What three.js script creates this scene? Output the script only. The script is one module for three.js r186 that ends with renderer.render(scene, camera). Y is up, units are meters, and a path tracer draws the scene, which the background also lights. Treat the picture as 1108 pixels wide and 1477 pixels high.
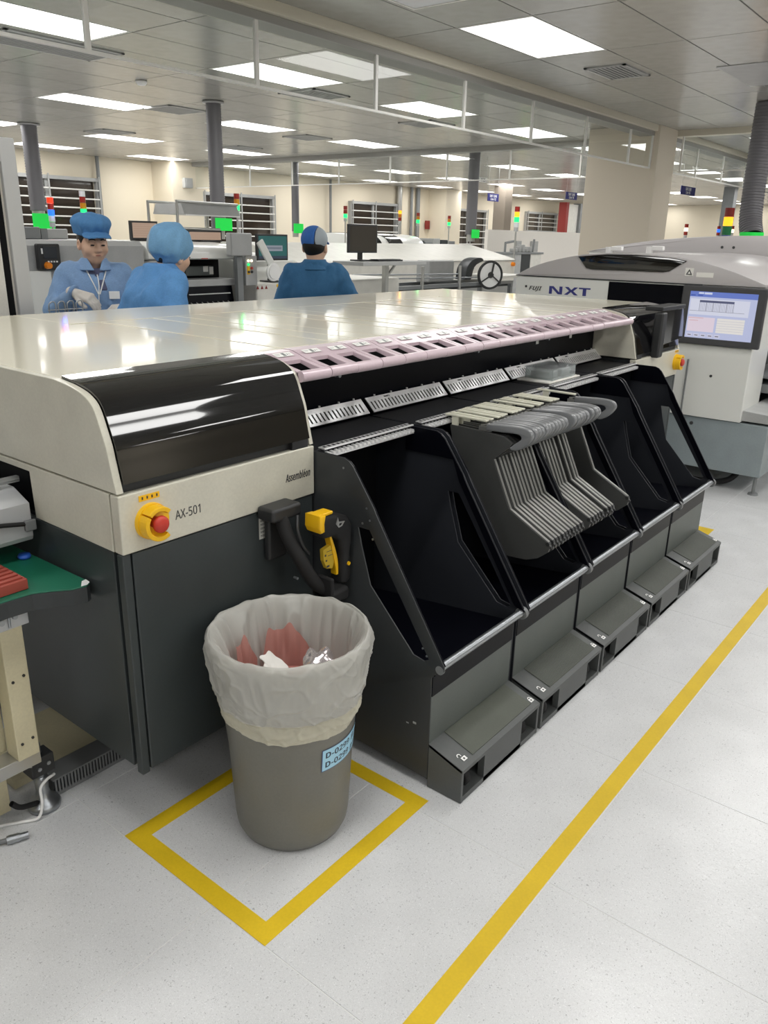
import * as THREE from 'three';
import { RoundedBoxGeometry } from 'three/addons/geometries/RoundedBoxGeometry.js';
import { mergeGeometries } from 'three/addons/utils/BufferGeometryUtils.js';
import { FontLoader } from 'three/addons/loaders/FontLoader.js';
import { TextGeometry } from 'three/addons/geometries/TextGeometry.js';
import { RectAreaLightUniformsLib } from 'three/addons/lights/RectAreaLightUniformsLib.js';

// ---------------------------------------------------------------- camera, light, exposure
const scene = new THREE.Scene();
scene.background = new THREE.Color(0x000000);
const camera = new THREE.PerspectiveCamera(66.0, 1108 / 1477, 0.05, 80);
{
  const yaw = 51.7339 * Math.PI / 180, pitch = -19.282 * Math.PI / 180, roll = 1.2858 * Math.PI / 180;
  const f = new THREE.Vector3(Math.sin(yaw) * Math.cos(pitch), Math.sin(pitch), -Math.cos(yaw) * Math.cos(pitch));
  const r0 = f.clone().cross(new THREE.Vector3(0, 1, 0)).normalize();
  const u0 = r0.clone().cross(f);
  const r = r0.multiplyScalar(Math.cos(roll)).addScaledVector(u0, Math.sin(roll));
  camera.position.set(0, 1.6, 0);
  camera.up.copy(r.clone().cross(f));
  camera.lookAt(camera.position.clone().add(f));
}
const renderer = new THREE.WebGLRenderer({ antialias: true });
renderer.toneMapping = THREE.LinearToneMapping;
renderer.toneMappingExposure = 1.0;
renderer.shadowMap.enabled = true;
RectAreaLightUniformsLib.init();
const PANEL_LIGHT = 8.0;          // radiance of one ceiling panel's area light
const PANEL_GLOW = 2.0;           // what the diffuser itself shows
const PANEL_COLOR = new THREE.Color(1.0, 0.99, 0.97);

// ---------------------------------------------------------------- helpers
let seed = 12345;
const rnd = () => { seed = (seed * 1664525 + 1013904223) >>> 0; return seed / 4294967296; };
const rr = (a, b) => a + (b - a) * rnd();
const V = (x, y, z) => new THREE.Vector3(x, y, z);
function hash(x, y, z) { let h = (x * 374761393 + y * 668265263 + z * 2147483647 + 1442695) | 0; h = Math.imul(h ^ (h >>> 13), 1274126177); h ^= h >>> 16; return (h >>> 0) / 4294967296; }
function vnoise(x, y, z) {
  const xi = Math.floor(x), yi = Math.floor(y), zi = Math.floor(z); let u = x - xi, v = y - yi, w = z - zi;
  u = u * u * (3 - 2 * u); v = v * v * (3 - 2 * v); w = w * w * (3 - 2 * w);
  const L = (a, b, t) => a + (b - a) * t;
  return L(L(L(hash(xi, yi, zi), hash(xi + 1, yi, zi), u), L(hash(xi, yi + 1, zi), hash(xi + 1, yi + 1, zi), u), v),
    L(L(hash(xi, yi, zi + 1), hash(xi + 1, yi, zi + 1), u), L(hash(xi, yi + 1, zi + 1), hash(xi + 1, yi + 1, zi + 1), u), v), w);
}
const taken = {};
function numbered(n) { if (!(n in taken)) { taken[n] = 0; return n; } taken[n]++; return n + '_' + String(taken[n]).padStart(3, '0'); }
function thing(name, label, category, pos = [0, 0, 0], group) {      // parts given in world coordinates; origin at the thing's base
  const g = new THREE.Group(); g.name = numbered(name); g.position.set(...pos); g.o = pos; g.userData = { label, category };
  if (group) g.userData.group = group; scene.add(g); return g;
}
function local(name, label, category, pos, ry = 0, group) { const g = thing(name, label, category, [0, 0, 0], group); g.position.set(...pos); g.rotation.y = ry; return g; }
function boxUV(g) {
  const p = g.attributes.position, n = g.attributes.normal, uv = new Float32Array(p.count * 2);
  for (let i = 0; i < p.count; i++) {
    const ax = Math.abs(n.getX(i)), ay = Math.abs(n.getY(i)), az = Math.abs(n.getZ(i));
    if (ay >= ax && ay >= az) { uv[2 * i] = p.getX(i); uv[2 * i + 1] = p.getZ(i); } else if (ax >= az) { uv[2 * i] = p.getZ(i); uv[2 * i + 1] = p.getY(i); } else { uv[2 * i] = p.getX(i); uv[2 * i + 1] = p.getY(i); }
  }
  g.setAttribute('uv', new THREE.BufferAttribute(uv, 2)); return g;
}
function prep(g) { const q = g.index ? g.toNonIndexed() : g; for (const k of Object.keys(q.attributes)) if (!['position', 'normal', 'uv'].includes(k)) q.deleteAttribute(k); if (!q.attributes.uv) q.setAttribute('uv', new THREE.BufferAttribute(new Float32Array(q.attributes.position.count * 2), 2)); return q; }
function merge(list) { list = [].concat(list).flat(Infinity); return list.length === 1 ? prep(list[0]) : mergeGeometries(list.map(prep)); }
function mesh(name, geos, mat, parent, opt = {}) {
  const g = merge(geos); if (!opt.uv) boxUV(g);
  const o = parent && parent.o ? parent.o : [0, 0, 0]; g.translate(-o[0], -o[1], -o[2]);
  const m = new THREE.Mesh(g, mat); m.castShadow = m.receiveShadow = true; m.o = o; m.name = name;
  if (opt.label) m.userData.label = opt.label; if (opt.kind) m.userData.kind = opt.kind;
  (parent || scene).add(m); return m;
}
function solo(name, label, category, geos, mat, group, opt) { const m = mesh(numbered(name), geos, mat, null, opt); m.userData.label = label; m.userData.category = category; if (group) m.userData.group = group; return m; }
function struct(name, geos, mat, opt) { const m = mesh(name, geos, mat, null, opt); m.userData.kind = 'structure'; return m; }
function bb(x0, x1, y0, y1, z0, z1, r = 0) {
  const w = Math.abs(x1 - x0), h = Math.abs(y1 - y0), d = Math.abs(z1 - z0), m = Math.min(w, h, d) * 0.49;
  const g = r > 0 ? new RoundedBoxGeometry(w, h, d, 2, Math.min(r, m)) : new THREE.BoxGeometry(w, h, d);
  return g.translate((x0 + x1) / 2, (y0 + y1) / 2, (z0 + z1) / 2);
}
function bar(a, b, r, r2 = r, seg = 12) {             // rod between two points
  const A = V(...a), B = V(...b), d = B.clone().sub(A), g = new THREE.CylinderGeometry(r2, r, d.length(), seg);
  g.applyQuaternion(new THREE.Quaternion().setFromUnitVectors(V(0, 1, 0), d.clone().normalize())); return g.translate((A.x + B.x) / 2, (A.y + B.y) / 2, (A.z + B.z) / 2);
}
function beam(a, b, w, h, r = 0) {                      // square bar between two points (w across, h up)
  const A = V(...a), B = V(...b), d = B.clone().sub(A), L = d.length(), g = r ? new RoundedBoxGeometry(w, h, L, 2, r) : new THREE.BoxGeometry(w, h, L);
  const z = d.normalize(), up = Math.abs(z.y) > 0.95 ? V(1, 0, 0) : V(0, 1, 0), x = up.clone().cross(z).normalize(), y = z.clone().cross(x);
  g.applyMatrix4(new THREE.Matrix4().makeBasis(x, y, z)); return g.translate((A.x + B.x) / 2, (A.y + B.y) / 2, (A.z + B.z) / 2);
}
const pts3 = (l) => l.map((p) => V(...p));
function tube(l, r, seg = 40, rad = 8) { return new THREE.TubeGeometry(new THREE.CatmullRomCurve3(pts3(l)), seg, r, rad); }
function lathe(prof, x = 0, y = 0, z = 0, seg = 40) { return new THREE.LatheGeometry(prof.map((p) => new THREE.Vector2(p[0], p[1])), seg).translate(x, y, z); }
// extrude an outline given as [z, y] pairs along x from x0 to x1
function extX(outline, x0, x1, bevel = 0, holes = []) {
  const sh = new THREE.Shape(outline.map(([z, y]) => new THREE.Vector2(-z, y)));
  for (const h of holes) sh.holes.push(new THREE.Path(h.map(([z, y]) => new THREE.Vector2(-z, y))));
  const g = new THREE.ExtrudeGeometry(sh, { depth: Math.abs(x1 - x0) - 2 * bevel, bevelEnabled: bevel > 0, bevelSize: bevel, bevelThickness: bevel, bevelOffset: -bevel, bevelSegments: 2, curveSegments: 8 });
  g.rotateY(Math.PI / 2); return g.translate(Math.min(x0, x1) + bevel, 0, 0);       // shape x -> -z, extrusion -> +x
}
// extrude an outline given as [x, y] pairs along z from z0 to z1
function extZ(outline, z0, z1, bevel = 0, holes = []) {
  const sh = new THREE.Shape(outline.map(([x, y]) => new THREE.Vector2(x, y)));
  for (const h of holes) sh.holes.push(new THREE.Path(h.map(([x, y]) => new THREE.Vector2(x, y))));
  const g = new THREE.ExtrudeGeometry(sh, { depth: Math.abs(z1 - z0) - 2 * bevel, bevelEnabled: bevel > 0, bevelSize: bevel, bevelThickness: bevel, bevelOffset: -bevel, bevelSegments: 2, curveSegments: 8 });
  return g.translate(0, 0, Math.min(z0, z1) + bevel);
}
// extrude an outline given as [x, z] pairs upward from y0 to y1
function extY(outline, y0, y1, bevel = 0) {
  const sh = new THREE.Shape(outline.map(([x, z]) => new THREE.Vector2(x, -z)));
  const g = new THREE.ExtrudeGeometry(sh, { depth: Math.abs(y1 - y0) - 2 * bevel, bevelEnabled: bevel > 0, bevelSize: bevel, bevelThickness: bevel, bevelOffset: -bevel, bevelSegments: 2 });
  g.rotateX(-Math.PI / 2); return g.translate(0, Math.min(y0, y1) + bevel, 0);
}
// a smooth open curve through [z, y] points -> dense list
function smooth(list, n = 24) { return new THREE.CatmullRomCurve3(list.map(([a, b]) => V(a, b, 0)), false, 'centripetal').getPoints(n).map((p) => [p.x, p.y]); }
// a curved sheet: profile [z, y] swept along x with thickness t (inward = below)
function sheetX(prof, x0, x1, t) {
  const off = prof.map((p, i) => { const a = prof[Math.max(0, i - 1)], b = prof[Math.min(prof.length - 1, i + 1)]; const dz = b[0] - a[0], dy = b[1] - a[1], l = Math.hypot(dz, dy); return [p[0] - dy / l * t, p[1] + dz / l * t]; });
  return smoothNormals(extX([...prof, ...off.reverse()], x0, x1));
}
function smoothNormals(g, cos = 0.82) {
  g = g.index ? g.toNonIndexed() : g; g.computeVertexNormals(); const p = g.attributes.position, n = g.attributes.normal, map = new Map();
  const key = (i) => Math.round(p.getX(i) * 1e4) + ',' + Math.round(p.getY(i) * 1e4) + ',' + Math.round(p.getZ(i) * 1e4);
  for (let i = 0; i < p.count; i++) { const k = key(i); if (!map.has(k)) map.set(k, []); map.get(k).push([n.getX(i), n.getY(i), n.getZ(i)]); }
  const out = new Float32Array(p.count * 3);
  for (let i = 0; i < p.count; i++) { const a = [n.getX(i), n.getY(i), n.getZ(i)]; let x = 0, y = 0, z = 0; for (const b of map.get(key(i))) if (a[0] * b[0] + a[1] * b[1] + a[2] * b[2] > cos) { x += b[0]; y += b[1]; z += b[2]; } const l = Math.hypot(x, y, z) || 1; out[3 * i] = x / l; out[3 * i + 1] = y / l; out[3 * i + 2] = z / l; }
  g.setAttribute('normal', new THREE.BufferAttribute(out, 3)); return g;
}
// ---------------------------------------------------------------- textures and materials
function dataTex(n, fn, rep, srgb = true) {
  const d = new Uint8Array(n * n * 4);
  for (let y = 0; y < n; y++) for (let x = 0; x < n; x++) { const c = fn(x, y, n), i = (y * n + x) * 4; d[i] = c[0]; d[i + 1] = c[1]; d[i + 2] = c[2]; d[i + 3] = 255; }
  const t = new THREE.DataTexture(d, n, n); t.wrapS = t.wrapT = THREE.RepeatWrapping; t.repeat.set(rep, rep); t.magFilter = THREE.LinearFilter; t.minFilter = THREE.LinearMipmapLinearFilter; t.generateMipmaps = true; if (srgb) t.colorSpace = THREE.SRGBColorSpace; t.needsUpdate = true; return t;
}
function canvasTex(w, h, draw) { const c = document.createElement('canvas'); c.width = w; c.height = h; const x = c.getContext('2d'); draw(x, w, h); const t = new THREE.CanvasTexture(c); t.colorSpace = THREE.SRGBColorSpace; return t; }
const tile = (x, y, n, s, k) => { // tileable value noise
  const f = (a, b) => hash(((a % s) + s) % s, ((b % s) + s) % s, k), u = x / n * s, v = y / n * s, i = Math.floor(u), j = Math.floor(v); let p = u - i, q = v - j; p = p * p * (3 - 2 * p); q = q * q * (3 - 2 * q);
  return (f(i, j) * (1 - p) + f(i + 1, j) * p) * (1 - q) + (f(i, j + 1) * (1 - p) + f(i + 1, j + 1) * p) * q;
};
const std = (color, roughness = 0.5, o = {}) => new THREE.MeshStandardMaterial({ color, roughness, ...o });
const phy = (color, roughness = 0.5, o = {}) => new THREE.MeshPhysicalMaterial({ color, roughness, ...o });
const grain = dataTex(256, (x, y, n) => { const v = 244 + 8 * tile(x, y, n, 128, 3) - 10 * tile(x, y, n, 8, 4); return [v, v, v]; }, 2);
const smudge = dataTex(256, (x, y, n) => { const a = tile(x, y, n, 6, 21) * .6 + tile(x, y, n, 22, 22) * .4, v = 90 + 70 * a + 20 * tile(x, y, n, 120, 23); return [v, v, v]; }, 1, false);
const lidWave = dataTex(256, (x, y, n) => { const v = 128 + 150 * (tile(x, y, n, 5, 41) - .5) + 70 * (tile(x, y, n, 14, 42) - .5); return [v, v, v]; }, 1.3, false);
const terrazzo = dataTex(1024, (x, y, n) => {
  const a = tile(x, y, n, 256, 5), b = tile(x, y, n, 512, 6), c = tile(x, y, n, 340, 7), l = tile(x, y, n, 6, 8);
  let v = 216 + 14 * (b - .5) + 8 * (l - .5); if (a > .84) v -= 70 * (a - .84) / .16 * .8; if (c > .86) v += 14; return [v - 1, v, v + 1];
}, 1 / 0.62);
const terrazzoBump = dataTex(512, (x, y, n) => { const v = 128 + 70 * (tile(x, y, n, 200, 9) - .5) + 90 * (tile(x, y, n, 60, 10) - .5); return [v, v, v]; }, 1, false);
const M = {
  floor: std(0xffffff, 0.27, { map: terrazzo, bumpMap: terrazzoBump, bumpScale: 0.0006 }),
  grout: std(0xdededc, 0.6),
  ceil: [0xb2b0aa, 0xaeaca6, 0xb6b4ae].map((c) => std(c, 0.24, { map: grain })),
  ceilBase: std(0x4a4844, 0.7),
  wall: std(0xe6dcc7, 0.65), column: std(0xd9cfbe, 0.65), mounterBase: std(0x9ba6a9, 0.45, { map: grain }), brownPost: std(0x8d8377, 0.6),
  wallPanel: [0xe9e0d0, 0xe6dccb].map((c) => std(c, 0.6, { map: grain })),
  beamCream: std(0xd9d3c2, 0.5), beamGrey: std(0x9b9a95, 0.5), alu: std(0xb9b9b6, 0.32, { metalness: 0.75 }), whiteMetal: std(0xe6e5e0, 0.4), steel: std(0xa9adb1, 0.34, { metalness: 0.9 }),
  glass: phy(0xf2f5f3, 0.02, { transmission: 1, thickness: 0, ior: 1.5, specularIntensity: 0.7, side: THREE.DoubleSide }),
  clear: phy(0xf2f5f5, 0.08, { transmission: 0.85, thickness: 0, ior: 1.45 }),
  yellow: std(0xe8c41c, 0.5, { map: grain }),
  cream: phy(0xd6d3c3, 0.38, { map: grain, clearcoat: 0.35, clearcoatRoughness: 0.2 }),
  creamTop: phy(0xd8d3bf, 0.42, { clearcoat: 0.75, clearcoatRoughness: 0.07, bumpMap: lidWave, bumpScale: 0.0007 }),
  pink: phy(0xd9c3cc, 0.3, { clearcoat: 0.5, clearcoatRoughness: 0.15, map: grain }),
  charcoal: std(0x3b4142, 0.42, { map: grain }), charcoal2: std(0x34383a, 0.45, { map: grain }), step: std(0x5a5d5c, 0.5, { map: grain }), stepTop: std(0x55594f, 0.55, { map: grain }),
  frontGrey: std(0x656b68, 0.45, { map: grain }),
  smoke: phy(0x08080a, 0.06, { clearcoat: 1, clearcoatRoughness: 0.02 }), smokeClear: phy(0x2a2c2e, 0.05, { transmission: 0.45, thickness: 0 }),
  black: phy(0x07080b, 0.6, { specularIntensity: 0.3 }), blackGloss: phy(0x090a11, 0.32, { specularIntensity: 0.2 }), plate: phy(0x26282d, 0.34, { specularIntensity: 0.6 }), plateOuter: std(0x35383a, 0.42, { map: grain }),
  tableBlack: phy(0x17181b, 0.45, { specularIntensity: 0.6 }), plasticDark: std(0x2a2b2c, 0.45), plasticGrey: std(0x77797a, 0.4), gripGrey: phy(0x787a7c, 0.3, { clearcoat: 0.3 }),
  strip: std(0xf4f4f4, 0.3, { metalness: 0.55 }), guide: std(0xd9d8c6, 0.35),
  red: std(0xc53a2c, 0.4), estopYellow: std(0xf2bd12, 0.4), orange: std(0xf08a1c, 0.4), rubber: std(0x1a1a1b, 0.75), paper: std(0xeceae4, 0.7),
  bin: std(0x7b7a73, 0.42, { map: grain }), hemFilm: phy(0xdcd8c4, 0.38, { transmission: 0.3, thickness: 0, side: THREE.DoubleSide }), liner: phy(0xdddcd5, 0.34, { transmission: 0.42, thickness: 0, side: THREE.DoubleSide }), redPaper: std(0xc98279, 0.7), redFilm: phy(0xe0a49a, 0.5, { transmission: 0.5, thickness: 0, side: THREE.DoubleSide }), foil: std(0xd8d0d2, 0.2, { metalness: 0.85 }),
  green: std(0x1d6b52, 0.38), brick: std(0x9e4638, 0.6), blue: std(0x2f63c8, 0.4), frameCream: std(0xd8cfae, 0.45, { map: grain }), aluPlate: std(0xc4c6c8, 0.35, { metalness: 0.3 }),
  offwhite: std(0xe7e5dd, 0.4, { map: grain }), lightGrey: std(0xb6b7b6, 0.42, { map: grain }), midGrey: std(0x86898a, 0.45, { map: grain }), nxtGrey: phy(0xc0bcbc, 0.3, { clearcoat: 0.4, clearcoatRoughness: 0.15 }), nxtWhite: phy(0xe9eae5, 0.35, { clearcoat: 0.3 }), screenFrame: std(0x48484a, 0.4), nightGlass: phy(0x3a322b, 0.12, { clearcoat: 0.4 }),
  duct: std(0x77767a, 0.5, { metalness: 0.3 }), text: std(0x3b3c3d, 0.5), textBlue: std(0x3b3f86, 0.4), white: std(0xf4f4f2, 0.5), redSign: std(0x8e2f2a, 0.6), blueSign: std(0x2c2f7c, 0.5),
};
const glow = (c, k) => new THREE.MeshStandardMaterial({ color: 0x111111, roughness: 0.4, emissive: c, emissiveIntensity: k });
M.lampGreen = glow(0x18ff70, 2.2); M.lampRed = glow(0xff3010, 1.8); M.lampBlue = glow(0x2060ff, 2.2); M.lampAmber = glow(0xffb020, 1.8); M.lampWhite = glow(0xffe8c0, 3);
M.offRed = std(0x8a1f18, 0.3); M.offAmber = std(0xc07a14, 0.3); M.offGreen = std(0x1f7a4a, 0.3); M.offBlue = std(0x2450a0, 0.3); M.offWhite = std(0xcfd2d4, 0.3);
M.greenTag = std(0x1cff5c, 0.5);
M.panelGlow = new THREE.MeshStandardMaterial({ color: 0xffffff, emissive: PANEL_COLOR, emissiveIntensity: PANEL_GLOW, roughness: 0.5 });
M.panelOff = std(0xe2e3e8, 0.3);
const font = await new FontLoader().loadAsync('fonts/droid/droid_sans_bold.typeface.json');
const fontR = await new FontLoader().loadAsync('fonts/droid/droid_sans_regular.typeface.json');
function text(s, size, depth = 0.001, f = font) { const g = new TextGeometry(s, { font: f, size, depth, curveSegments: 4, bevelEnabled: false }); g.computeBoundingBox(); return g; }
// ---------------------------------------------------------------- the room
const RX0 = -9, RX1 = 36, RZ0 = -16.6, RZ1 = 10.5, CH = 3.1;
const floorM = struct('floor', bb(RX0, RX1, -0.2, -0.0012, RZ0, RZ1), M.grout);
{ // terrazzo tiles, one mesh each where the photograph shows them; the far floor is laid in one piece
  const p = 0.614, g = 0.0024, tg = boxUV(prep(new RoundedBoxGeometry(p - g, 0.012, p - g, 1, 0.0012)));
  for (let i = 0; i < 18; i++) for (let j = 0; j < 9; j++) {
    const x0 = 0.345 - p + i * p, z0 = -1.275 - 3 * p + j * p;
    const m = new THREE.Mesh(tg, M.floor); m.name = 'floor_tile'; m.position.set(x0 + p / 2, -0.006, z0 + p / 2); m.castShadow = m.receiveShadow = true; floorM.add(m);
  }
  const X0 = 0.345 - p, X1 = X0 + 18 * p, Z0 = -1.275 - 3 * p, Z1 = Z0 + 9 * p;
  mesh('far_floor', [bb(RX0, RX1, -0.001, 0, RZ0, Z0 - g), bb(RX0, RX1, -0.001, 0, Z1, RZ1), bb(RX0, X0, -0.001, 0, Z0, Z1), bb(X1, RX1, -0.001, 0, Z0, Z1)], M.floor, floorM);
}
const ceilM = struct('ceiling', bb(RX0, RX1, CH + 0.014, CH + 0.25, RZ0, RZ1), M.ceilBase);
const BZ0 = -4.95, BZ1 = -4.5;                         // the long ceiling beam
const lightCells = new Set(), lightList = [];
{
  const add = (x, z) => lightList.push([x, z]);
  for (let k = -2; k <= 11; k++) { const x = 6.32 + 2.6 * k; for (const z of [-6.45, -9.70, -12.95, -15.55]) if (x > -4 && x < 35 && !(z === -15.55 && k > 9)) add(x, z); }
  for (let k = -3; k <= 3; k++) { const x = 6.32 + 2.6 * k; for (const z of [-3.56, -0.96, 1.64, 4.24, 6.84, 9.44]) if (!(z === -3.56 && (k === -1 || (k > 0 && k < 3))) && !(z > 2 && k > -2 && !(z > 9 && k === 1) && !(z < 5 && k > -1))) add(x, z); }
}
{
  const gx = 1.3, gz = 0.65, gap = 0.011, cells = [], has = (x, z) => lightList.some(([a, b]) => Math.abs(a - x) < 0.3 && Math.abs(b - z) < 0.2);
  const row = (zs, z0, z1) => { for (let i = -12; i < 25; i++) { const x0 = Math.max(RX0, 5.67 + gx * i), x1 = Math.min(RX1, 5.67 + gx * (i + 1)); if (x1 - x0 < 0.2) continue; cells.push([x0, x1, z0, z1]); } };
  for (let j = 0; j < 25; j++) { const a = -4.535 + gz * j, b = Math.min(RZ1, a + gz); if (b - a > 0.05) row(0, Math.max(a, BZ1), b); }
  for (let j = 0; j < 19; j++) { const b = -4.825 - gz * j, a = b - gz; if (b < RZ0 + 0.05) break; row(0, Math.max(a, RZ0), b); }
  row(0, -4.95, -4.825);
  const full = boxUV(prep(bb(-gx / 2 + gap / 2, gx / 2 - gap / 2, 0, 0.014, -gz / 2 + gap / 2, gz / 2 - gap / 2, 0.002)));
  camera.updateMatrixWorld(); camera.updateProjectionMatrix();
  const list = cells.filter((c) => !has((c[0] + c[1]) / 2, (c[2] + c[3]) / 2)).map((c) => {
    const m = V((c[0] + c[1]) / 2, CH, (c[2] + c[3]) / 2), q = m.clone().project(camera), d = m.distanceTo(camera.position);
    return { c, m, seen: Math.abs(q.x) < 1.12 && Math.abs(q.y) < 1.1 && m.clone().sub(camera.position).dot(camera.getWorldDirection(V(0, 0, 0))) > 0, d, whole: c[1] - c[0] > gx - 0.01 && c[3] - c[2] > gz - 0.01 };
  }).sort((a, b) => (b.seen - a.seen) || a.d - b.d);
  const rest = [];
  list.forEach((e, i) => {
    if (i < 300 && e.seen) {
      const g = e.whole ? full : boxUV(prep(bb(e.c[0] - e.m.x + gap / 2, e.c[1] - e.m.x - gap / 2, 0, 0.014, e.c[2] - e.m.z + gap / 2, e.c[3] - e.m.z - gap / 2, 0.002)));
      const m = new THREE.Mesh(g, M.ceil[i % 3]); m.name = 'ceiling_panel'; m.position.copy(e.m); m.castShadow = m.receiveShadow = true; ceilM.add(m);
    } else rest.push(bb(e.c[0] + gap / 2, e.c[1] - gap / 2, CH, CH + 0.014, e.c[2] + gap / 2, e.c[3] - gap / 2));
  });
  mesh('ceiling_panels', rest, M.ceil[0], ceilM, { kind: 'stuff' });
}
for (const [x, z] of lightList) {
  const far = z < -4.6;
  const t = thing('ceiling_light', far ? 'lit white rectangular light panel set flush in the ceiling beyond the glass curtain' : 'lit white rectangular light panel set flush in the ceiling before the glass curtain', 'light', [x, CH, z], far ? 'light panels beyond the glass curtain' : 'light panels before the glass curtain');
  const w = 0.615, d = 0.31;
  mesh('frame', [bb(x - 0.646, x - w, CH, CH + 0.014, z - 0.32, z + 0.32), bb(x + w, x + 0.646, CH, CH + 0.014, z - 0.32, z + 0.32), bb(x - w, x + w, CH, CH + 0.014, z - 0.32, z - d), bb(x - w, x + w, CH, CH + 0.014, z + d, z + 0.32)], M.whiteMetal, t);
  mesh('light_diffuser', bb(x - w, x + w, CH + 0.002, CH + 0.012, z - d, z + d), M.panelGlow, t);
  const L = new THREE.RectAreaLight(PANEL_COLOR, PANEL_LIGHT, 2 * w, 2 * d); L.position.set(0, -0.004, 0); L.rotation.x = -Math.PI / 2; L.castShadow = true; L.name = 'panel_light'; t.add(L);
}
{
  const t = thing('ceiling_light', 'unlit grey light panel in the ceiling, the only one switched off', 'light', [4.42, CH, -3.5]);
  mesh('frame', [bb(3.79, 3.81, CH - 0.012, CH, -3.82, -3.18), bb(5.03, 5.05, CH - 0.012, CH, -3.82, -3.18), bb(3.79, 5.05, CH - 0.012, CH, -3.82, -3.8), bb(3.79, 5.05, CH - 0.012, CH, -3.2, -3.18)], M.whiteMetal, t);
  mesh('diffuser', bb(3.81, 5.03, CH - 0.008, CH, -3.8, -3.2), M.panelOff, t);
}
// walls
struct('wall_far', bb(RX0, RX1, 0, CH + 0.25, RZ0 - 0.3, RZ0), M.wall);
struct('wall_near', bb(RX0, RX1, 0, CH + 0.25, RZ1, RZ1 + 0.3), M.wall);
struct('wall_left', bb(RX0 - 0.3, RX0, 0, CH + 0.25, RZ0, RZ1), M.wall);
struct('wall_right', bb(RX1, RX1 + 0.3, 0, CH + 0.25, RZ0, RZ1), M.wall);
// long beam with the hanging glass curtain
struct('trim_1', [bb(RX0, RX1, CH - 0.075, CH + 0.01, BZ0, BZ1, 0.006)], M.beamCream);
struct('trim_2', [bb(RX0, RX1, CH - 0.13, CH - 0.075, BZ0 + 0.2, BZ1 - 0.04, 0.004)], M.beamGrey);
function glassCurtain(label, axis, at, from, to, step, off, ytop, ybot = 2.56) {
  const P = axis === 'x' ? (a, y) => [a, y, at] : (a, y) => [at, y, a];
  const t = thing('glass_curtain', label, 'glass partition', P((from + to) / 2, ybot));
  const cuts = []; for (let a = off; a < to; a += step) if (a > from + 0.05) cuts.push(a);
  const ends = [from, ...cuts, to];
  for (let i = 0; i + 1 < ends.length; i++) mesh('glass_pane', new THREE.PlaneGeometry(ends[i + 1] - ends[i] - 0.024, ytop - ybot - 0.012).rotateY(axis === 'x' ? 0 : -Math.PI / 2).translate(...P((ends[i] + ends[i + 1]) / 2, (ybot + 0.012 + ytop) / 2)), M.paneGlass || M.glass, t);
  for (const a of ends) mesh('post', beam(P(a, ybot), P(a, ytop), 0.024, 0.03), M.whiteMetal, t);
  mesh('bottom_rail', beam(P(from, ybot + 0.004), P(to, ybot + 0.004), 0.026, 0.018), M.whiteMetal, t);
}
glassCurtain('long clear glass curtain with white bottom rail hanging under the cream ceiling beam', 'x', -4.56, -0.96, 11.52, 1.302, 0.34, 2.972);
glassCurtain('clear glass curtain hanging from the ceiling beam past the square cream column', 'x', -4.56, 12.24, 30, 1.302, 13.4, 2.972);
glassCurtain('clear glass curtain running from the cream column towards the far windows', 'z', 12.75, -16.5, -5.6, 1.302, -15.3, 3.02);
glassCurtain('clear glass curtain running from the cream column over the yellow-lined aisle', 'z', 12.26, -4.4, 4.9, 1.302, -3.1, 3.02);
struct('trim_3', bb(12.65, 12.85, CH - 0.08, CH + 0.01, -16.6, -5.5), M.beamGrey);
struct('trim_4', bb(12.2, 12.36, CH - 0.08, CH + 0.01, -4.5, 5), M.beamCream);
// square column
struct('column_1', [bb(11.53, 12.2, 0, CH, -5.5, -4.47, 0.004), bb(11.5, 12.23, 0, 0.1, -5.53, -4.44)], M.column);
// far wall: pilasters, pipes, windows
struct('column_2', bb(12.08, 12.94, 0, CH, RZ0, -15.85), M.wall);
struct('column_3', bb(23.1, 24.0, 0, CH, RZ0, -15.9), M.wall);
let pn = 10;
for (const [x, r, m] of [[10.62, 0.04, 'midGrey'], [18.1, 0.035, 'midGrey'], [21.35, 0.09, 'alu'], [22.0, 0.05, 'midGrey'], [22.35, 0.07, 'midGrey']]) solo('wall_pipe', r > 0.08 ? 'thick pale metal pipe standing against the cream far wall beside a window' : 'thin grey metal pipe running up the cream far wall', 'pipe', bar([x, 0, -16.5], [x, CH, -16.5], r, r, 10), M[m], 'pipes on the far wall');
solo('post', 'brown square post standing between the long white machine and the far wall', 'post', bb(22.0, 22.4, 0, CH, -13.4, -13.0), M.brownPost);
solo('post', 'grey square post rising behind the white machine beyond the cream column', 'post', bb(24.6, 24.9, 0, CH, -7.5, -7.2), M.midGrey);
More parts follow.
